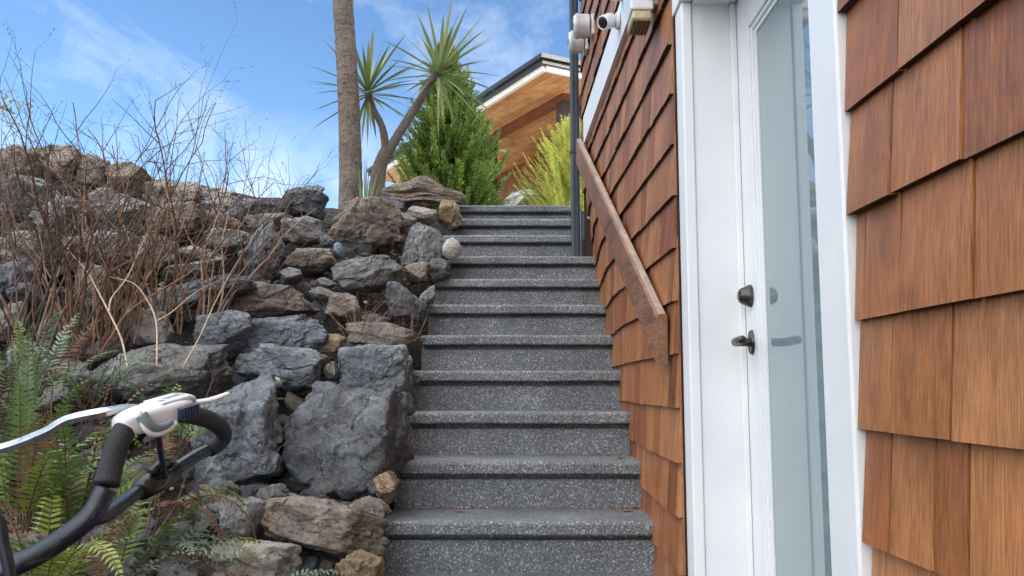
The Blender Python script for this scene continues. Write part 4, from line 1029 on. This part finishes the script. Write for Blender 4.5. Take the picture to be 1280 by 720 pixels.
shrub(45, 440, 17, 1.0, 3, 'leafless shrub with arching stems at the far left behind the ferns', .45, (-.03, 0), .35)
shrub(262, 385, 14, .92, 4, 'leafless shrub of tan stems leaning right in front of the long pale slab', .28, (.22, 0), .7)
shrub(330, 330, 9, .60, 5, 'thin leafless shrub in front of the steep blue grey boulder', .40, (.05, 0), .4, .003)
shrub(150, 410, 18, .78, 6, 'thicket of orange brown stems at the centre of the left bank', .22, (0, 0), .75, .0048)
shrub(450, 405, 16, .26, 7, 'low clump of dry reddish twigs below the big sloping slab', .75, (0, 0), .55, .0022)
shrub(508, 408, 9, .24, 8, 'low clump of thin dry stalks beside the middle steps', .6, (0, 0), .6, .0018)
shrub(2, 330, 10, .75, 9, 'leafless shrub with dark twigs at the left edge of the skyline', .45, (.12, 0), .2, .0035)
shrub(180, 640, 12, .52, 10, 'dead brown twiggy shrub among the ferns under the looped handle', .5, (.1, 0), .5, .0026)
shrub(95, 560, 11, .62, 12, 'thin dark twiggy shrub rising behind the silver lever bar', .4, (.1, 0), .25, .0028)
# pale forked stems leaning over the grey ledge
def pale(pxs, label, Y0, r):
    b = MB()
    for path in pxs:
        pts = [at(x, y, bank(x, min(max(y, 330), 620))[1]*Y0) for x, y in path]
        cl = spline(pts, 6); b.tube(cl, list(np.linspace(r, r*.45, len(cl))), 7, 1.0)
    tag(b.build('pale_stem', M['stem']), label, 'branch', 'pale forked stems in front of the bank')
pale([[(160, 462), (152, 425), (140, 398), (122, 363), (108, 338), (90, 318), (66, 285)], [(136, 390), (140, 372), (160, 345), (180, 300), (205, 250)]], 'pale tan forked stem crossing in front of the dense reddish shrub', .84, .0036)
pale([[(196, 458), (195, 402), (182, 372), (168, 355), (150, 349), (131, 344), (130, 336)], [(195, 402), (215, 390), (245, 365), (275, 350)]], 'pale bent stem with a kinked top right of the forked stem', .86, .0032)
pale([[(228, 460), (250, 420), (268, 380), (292, 335), (320, 290), (345, 240)]], 'long pale stem leaning right towards the steep blue grey boulder', .90, .0028)

# ---------------------------------------------------------------- ferns
def frond(mb, st, p, d, ln, wd, droop, rnd, tone, np_=30):
    q = Vector(p); dd = Vector(d).normalized(); n = np_; pts = [q.copy()]
    side = dd.cross(Vector((0, 0, 1))).normalized()
    tw = rnd.uniform(-.5, .5)
    for i in range(n):
        t = i/n; q = q + dd*(ln/n); dd = (dd + Vector((0, 0, -droop*(.3 + 1.3*t)/n*2))).normalized(); pts.append(q.copy())
        if t < .10: continue
        sd = side.copy(); sd.rotate(Matrix.Rotation(tw, 3, dd)); upv = sd.cross(dd)
        w_ = wd*.5*(min(1, (t-.05)*5))*(1 - t**2.2) + .003
        for s in (-1, 1):
            if rnd.random() < .06: continue
            e = (sd*s + dd*rnd.uniform(.18, .45) + upv*rnd.uniform(-.30, .12)).normalized(); hw = ln/n*.36; l_ = w_*rnd.uniform(.9, 1.06)
            mb.add([q - dd*hw, q + e*l_*.55 - dd*hw*.75 + upv*.004, q + e*l_ + dd*hw*.6 - upv*l_*.10, q + e*l_*.55 + dd*hw*.85 + upv*.004, q + dd*hw*.8], [(0, 1, 3, 4), (1, 2, 3)], min(1, max(0, tone + rnd.uniform(-.08, .08))))
    st.tube(pts, list(np.linspace(.0024, .0006, len(pts))), 4, .35, cap=False)
def fern(px, py, Y, n, ln, seed, label, pale_=0, dead=0, el=(35, 85), name='fern', az=None, wd=.105):
    rnd = random.Random(seed); p = at(px, py, Y); root = thing(name, label, 'fern', p, 'ferns at the foot of the rock bank')
    b = MB(); s = MB(); pl = MB(); de = MB()
    for i in range(n):
        a = i*2.39996 + rnd.uniform(-.3, .3) if az is None else R(rnd.uniform(*az)); e = R(rnd.uniform(*el))
        d = Vector((math.cos(a)*math.cos(e), math.sin(a)*math.cos(e), math.sin(e)))
        u = rnd.random(); tgt = pl if u < pale_ else b
        if rnd.random() < dead: tgt = de
        L_ = ln*rnd.uniform(.6, 1.1)
        frond(tgt, s, p + Vector((math.cos(a), math.sin(a), 0))*.02, d, L_, wd*rnd.uniform(.8, 1.1), rnd.uniform(.4, 1.6), rnd, rnd.choice((rnd.uniform(.05, .4), rnd.uniform(.3, .8), rnd.uniform(.6, .95))), int(L_/.0118))
    s.build('stalks', M['stem'], root)
    if b.v: b.build('fronds', M['fern'], root)
    if pl.v: tag(pl.build('fronds', M['fernpale'], root), 'pale bluish fronds')
    if de.v: tag(de.build('fronds', M['deadfern'], root), 'dead brown fronds')
fern(25, 665, 1.95, 15, .44, 1, 'tall green sword fern at the left behind the black handle tubes', .2, .1, (50, 88))
fern(85, 690, 2.05, 13, .42, 2, 'green sword fern behind the bend of the handle', .15, .15, (45, 85))
fern(-15, 580, 2.3, 13, .44, 3, 'sword fern at the left edge behind the silver lever', .5, .1, (45, 85))
fern(190, 645, 2.15, 10, .32, 4, 'sword fern under the loop of the handle', .35, .35, (25, 75))
fern(140, 735, 1.95, 10, .28, 5, 'half dead fern at the bottom edge left of the boulders', .25, .45, (20, 70))
fern(205, 700, 2.1, 6, .24, 6, 'small pale fern spreading towards the grey rocks', .75, .15, (10, 50), az=(-60, 60))
fern(330, 742, 2.15, 7, .24, 7, 'single low fern at the bottom edge in front of the grey tan boulder', .9, 0, (5, 35), az=(-20, 50), wd=.07)
fern(215, 560, 2.35, 7, .24, 8, 'fern with few bright fronds left of the big blue grey boulder', .2, .1, (50, 85))
fern(35, 505, 2.6, 9, .32, 9, 'yellow green fern at the left under the bare stems', .3, .1, (50, 88))
fern(108, 510, 2.5, 6, .24, 10, 'small upright pale fern in front of the grey ledge', .7, .1, (55, 88))
fern(50, 760, 1.8, 11, .34, 11, 'dark sword fern at the bottom left corner', .1, .25, (35, 80))

# ---------------------------------------------------------------- machine handle in the left foreground
hd = thing('machine_handle', 'black looped tube handle of a garden machine with white control unit', 'handle', (-.75, .75, 0))
def T(px, py, Y): return at(px, py, Y)
main = spline([T(-260, 900, .90), T(-120, 800, .93), T(0, 718, .95), T(42, 696, .96), T(80, 672, .97), T(113, 645, .98), T(133, 610, .99)], 10)
b = MB(); b.tube(main, .0120, 20); b.tube([main[0], main[0] + Vector((-.25, .05, -.45)), main[0] + Vector((-.33, .08, -.62))], .0120, 14); b.build('main_tube', M['tube'], hd)
foam = spline([T(133, 606, .99), T(140, 578, 1.0), T(150, 548, 1.01), T(164, 529, 1.03), T(190, 520, 1.065), T(215, 517, 1.10), T(237, 518, 1.15), T(262, 525, 1.22), T(277, 536, 1.27), T(279, 547, 1.29), T(271, 556, 1.28), T(261, 562, 1.27)], 10)
b = MB(); b.tube(foam, [.0146]*3 + list(np.linspace(.0137, .0118, len(foam)-3)), 22); b.build('foam_grip', M['foam'], hd)
low = spline([T(265, 560, 1.275), T(245, 570, 1.25), T(221, 585, 1.22), T(196, 600, 1.17), T(165, 620, 1.11), T(135, 642, 1.03), T(116, 648, .995)], 10)
b = MB(); b.tube(low, .0092, 18); b.build('lower_tube', M['tube'], hd)
# clamp bracket on the lower tube and its thin rod
b = MB(); cpts = [T(217, 588, 1.21), T(198, 600, 1.175), T(176, 613, 1.13)]; b.tube(cpts, [.0140, .0165, .0140], 14); b.tube([T(214, 578, 1.20), T(204, 578, 1.165), T(190, 590, 1.14)], [.006, .008, .006], 8)
b.build('clamp', M['black'], hd)
b = MB(); b.tube([T(206, 596, 1.155), T(202, 572, 1.12), T(196, 535, 1.075)], .0042, 10); b.build('rod', M['tube'], hd)
# white control unit: a rounded housing wrapped round the grip
def control():
    c0, c1 = T(159, 529, 1.02), T(228, 508, 1.105); ax = (c1-c0).normalized(); upv = (Vector((0, -.25, 1)) - ax*Vector((0, -.25, 1)).dot(ax)).normalized(); fr = ax.cross(upv)
    if fr.y > 0: fr = -fr
    ln = (c1-c0).length
    def Q(a, u, f): return c0 + ax*(a*ln) + upv*u + fr*f
    bm = bmesh.new(); secs = [(-0.14, 0.0069, -0.012, 0.0123, -0.004), (-0.02, 0.0138, -0.0146, 0.0158, 0), (0.18, 0.0155, -0.0155, 0.0194, 0.002), (0.42, 0.0163, -0.012, 0.0229, 0.004), (0.7, 0.0163, -0.0103, 0.0238, 0.004), (0.95, 0.0146, -0.0086, 0.0211, 0.002), (1.08, 0.0077, -0.0052, 0.0123, 0)]
    rows = []
    for (a, uh, ul, fh, fs_) in secs:
        row = []
        for k in range(24):
            an = 2*math.pi*k/24; cs, sn = math.cos(an), math.sin(an); e = .55
            x = math.copysign(abs(cs)**e, cs)*fh + fs_; y = math.copysign(abs(sn)**e, sn); y = y*uh if y > 0 else -y*ul
            row.append(bm.verts.new(Q(a, y, x)))
        rows.append(row)
    for r0, r1 in zip(rows, rows[1:]):
        for k in range(24): bm.faces.new((r0[k], r0[(k+1) % 24], r1[(k+1) % 24], r1[k]))
    bm.faces.new(rows[0]); bm.faces.new(rows[-1]); bmesh.ops.recalc_face_normals(bm, faces=bm.faces)
    me = bpy.data.meshes.new('control_unit'); bm.to_mesh(me); bm.free(); me.polygons.foreach_set('use_smooth', [True]*len(me.polygons))
    o = fix(link('control_unit', me, M['plastic']), hd); s = o.modifiers.new('sub', 'SUBSURF'); s.levels = s.render_levels = 2
    # raised top panel with printed marks, thumb pad, ribbed blue button
    def plate(a0, a1, f0, f1, u0, u1, name, m_):
        b = MB(); vs = [Q(a, u, f) for u in (u0, u1) for f in (f0, f1) for a in (a0, a1)]
        b.add(vs, [(0, 2, 3, 1), (4, 5, 7, 6), (0, 1, 5, 4), (2, 6, 7, 3), (0, 4, 6, 2), (1, 3, 7, 5)])
        ob = b.build(name, m_, None, .0025, 3); return subpart(ob, o)
    plate(.40, .96, -.012, .019, .011, .0182, 'top_panel', M['plastic'])
    plate(.60, .88, .001, .009, .0175, .0187, 'printed_mark', M['greyplas'])
    plate(.45, .55, .006, .012, .0175, .0187, 'printed_mark', M['greyplas'])
    b = MB()
    for k in range(6): a = .60 + k*.055; vs = [Q(aa, u, f) for u in (-.007, .009) for f in (.024, .0345) for aa in (a, a+.042)]; b.add(vs, [(0, 2, 3, 1), (4, 5, 7, 6), (0, 1, 5, 4), (2, 6, 7, 3), (0, 4, 6, 2), (1, 3, 7, 5)])
    vs = [Q(aa, u, f) for u in (-.006, .008) for f in (.02, .0325) for aa in (.585, .935)]; b.add(vs, [(0, 2, 3, 1), (4, 5, 7, 6), (0, 1, 5, 4), (2, 6, 7, 3), (0, 4, 6, 2), (1, 3, 7, 5)])
    subpart(b.build('button', M['bluebtn'], None, .001), o)
    b = MB(); cl = spline([Q(.02, .012, .0195), Q(.06, .001, .026), Q(.16, -.006, .029), (Q(.32, -.007, .0297)), Q(.44, -.004, .0295)], 6); b.tube(cl, list(np.linspace(.0075, .0035, len(cl))), 10); subpart(b.build('thumb_pad', M['greyplas']), o)
    b = MB(); cl = spline([Q(.0, .016, .018), Q(.02, -.005, .026), Q(.14, -.014, .030), Q(.36, -.013, .0305), Q(.52, -.008, .029)], 6); b.tube(cl, [.0034]*len(cl), 10); subpart(b.build('rim', M['plastic']), o)
    # tapering white lever blade to the right
    b = MB(); cl = spline([Q(.85, .016, .004), Q(1.1, .010, .003), T(240, 503, 1.13), T(262, 500, 1.16), T(285, 492, 1.19)], 8); n = len(cl); vs = []; fs = []
    for i, p in enumerate(cl):
        t = i/(n-1); w_ = .013*(1-.66*t); th = .0052*(1-.5*t)
        for k in range(12): an = 2*math.pi*k/12; vs.append(p + fr*(math.cos(an)*w_) + upv*(math.sin(an)*th))
    for i in range(n-1):
        for k in range(12): fs.append((i*12+k, i*12+(k+1) % 12, (i+1)*12+(k+1) % 12, (i+1)*12+k))
    fs += [tuple(range(12)), tuple((n-1)*12+k for k in range(12))]; b.add(vs, fs, 0, True); b.build('lever_blade', M['plastic'], hd)
control()
# flat silver lever bar on the left
def flatbar(pts, hw, th, name, m_):
    cl = spline(pts, 6); vs = []; fs = []; n = len(cl)
    for i, p in enumerate(cl):
        t_ = (cl[min(i+1, n-1)] - cl[max(i-1, 0)]).normalized(); s_ = t_.cross(Vector((0, -.6, 1))).normalized(); u_ = s_.cross(t_)
        vs += [p + s_*hw + u_*th, p - s_*hw + u_*th, p - s_*hw - u_*th, p + s_*hw - u_*th]
    for i in range(n-1):
        for k in range(4): fs.append((i*4+k, i*4+(k+1) % 4, i*4+4+(k+1) % 4, i*4+4+k))
    fs += [(0, 1, 2, 3), ((n-1)*4+3, (n-1)*4+2, (n-1)*4+1, (n-1)*4)]
    b = MB(); b.add(vs, fs); b.build(name, m_, hd, .0008)
flatbar([T(-140, 590, .98), T(-30, 566, .985), T(8, 559, .99), T(55, 541, .995), T(84, 525, 1.0), T(130, 515, 1.01), T(160, 509, 1.05), T(182, 508, 1.10)], .0065, .0034, 'lever_bar', M['alu'])
b = MB(); b.tube(spline([T(-10, 640, .9), T(0, 655, .9), T(4, 680, .9), T(10, 705, .9), T(20, 760, .9)], 6), .006, 12); b.build('cable', M['tube'], hd)
# the machine's foot, outside the picture: an axle with two wheels
for sx in (-.20, .20):
    b = MB(); b.tube([(-.95+sx-.03, .95, .11), (-.95+sx+.03, .95, .11)], .11, 24); b.build('wheel', M['foam'], hd, .02)
b = MB(); b.tube([(-1.13, .95, .11), (-.77, .95, .11)], .012, 10); b.tube([(-.95, .95, .11), tuple(main[0] + Vector((-.33, .08, -.62)))], .014, 10); b.build('axle', M['tube'], hd)

# ---------------------------------------------------------------- fallen leaves on the steps
def step_leaf(px, py, s, rz, label):
    d = ray(px, py); best = None
    for i in range(len(rise)):
        zt = rise[i] + .046; k = (zt - CAMZ)/d.z if abs(d.z) > 1e-5 else -1
        if k > 0:
            p = Vector((0, 0, CAMZ)) + d*k; Y = STEP_Y0 + .28*(i-1)
            if Y+.01 < p.y < Y + .31: best = p
    if best is None: return
    b = MB(); m3 = Matrix.Rotation(rz, 3, 'Z')
    e = [Vector((-s, 0, .003)), Vector((-.2*s, -.3*s, .006)), Vector((s, 0, .004)), Vector((-.2*s, .3*s, .011)), Vector((.3*s, 0, .002)), Vector((-1.5*s, .1*s, .008))]
    b.add([m3 @ v + best for v in e], [(0, 1, 4), (1, 2, 4), (2, 3, 4), (3, 0, 4), (0, 5, 4)], .55)
    tag(b.build('fallen_leaf', M['litter']), label, 'leaf', 'fallen leaves on the steps')
step_leaf(575, 641, .020, .2, 'curled brown leaf on the left part of the lowest step in view')
step_leaf(733, 578, .022, .1, 'olive brown leaf on the second lowest step in view')
step_leaf(785, 640, .026, -.1, 'long brown leaf at the right end of the lowest step in view')
step_leaf(776, 574, .020, .3, 'thin brown leaf at the right end of the second lowest step in view')
step_leaf(800, 654, .014, .9, 'tiny brown leaf by the cedar wall on the lowest step in view')

def debris():
    rnd = random.Random(4); b = MB()
    for i in range(1, 7):
        for q in range(46 if i < 3 else 18):
            x = XR - .15 - abs(rnd.gauss(0, .10)) if rnd.random() < .75 else rnd.uniform(XL+.02, XR-.2); y = STEP_Y0 + .28*(i-1) + .30 - abs(rnd.gauss(0, .018)); z = rise[i] + .0475
            s_ = rnd.uniform(.003, .010); m3 = Matrix.Rotation(rnd.uniform(0, 6), 3, 'Z')
            e = [Vector((-s_*2, 0, 0)), Vector((0, -s_*.4, .001)), Vector((s_*2, 0, .002)), Vector((0, s_*.4, .003)), Vector((0, 0, s_*.5))]
            b.add([m3 @ v + Vector((x, y, z)) for v in e], [(0, 1, 4), (1, 2, 4), (2, 3, 4), (3, 0, 4)], rnd.random())
    tag(b.build('debris', M['litter']), 'bits of dry needle debris gathered in the step corners', 'debris', kind='stuff')
debris()
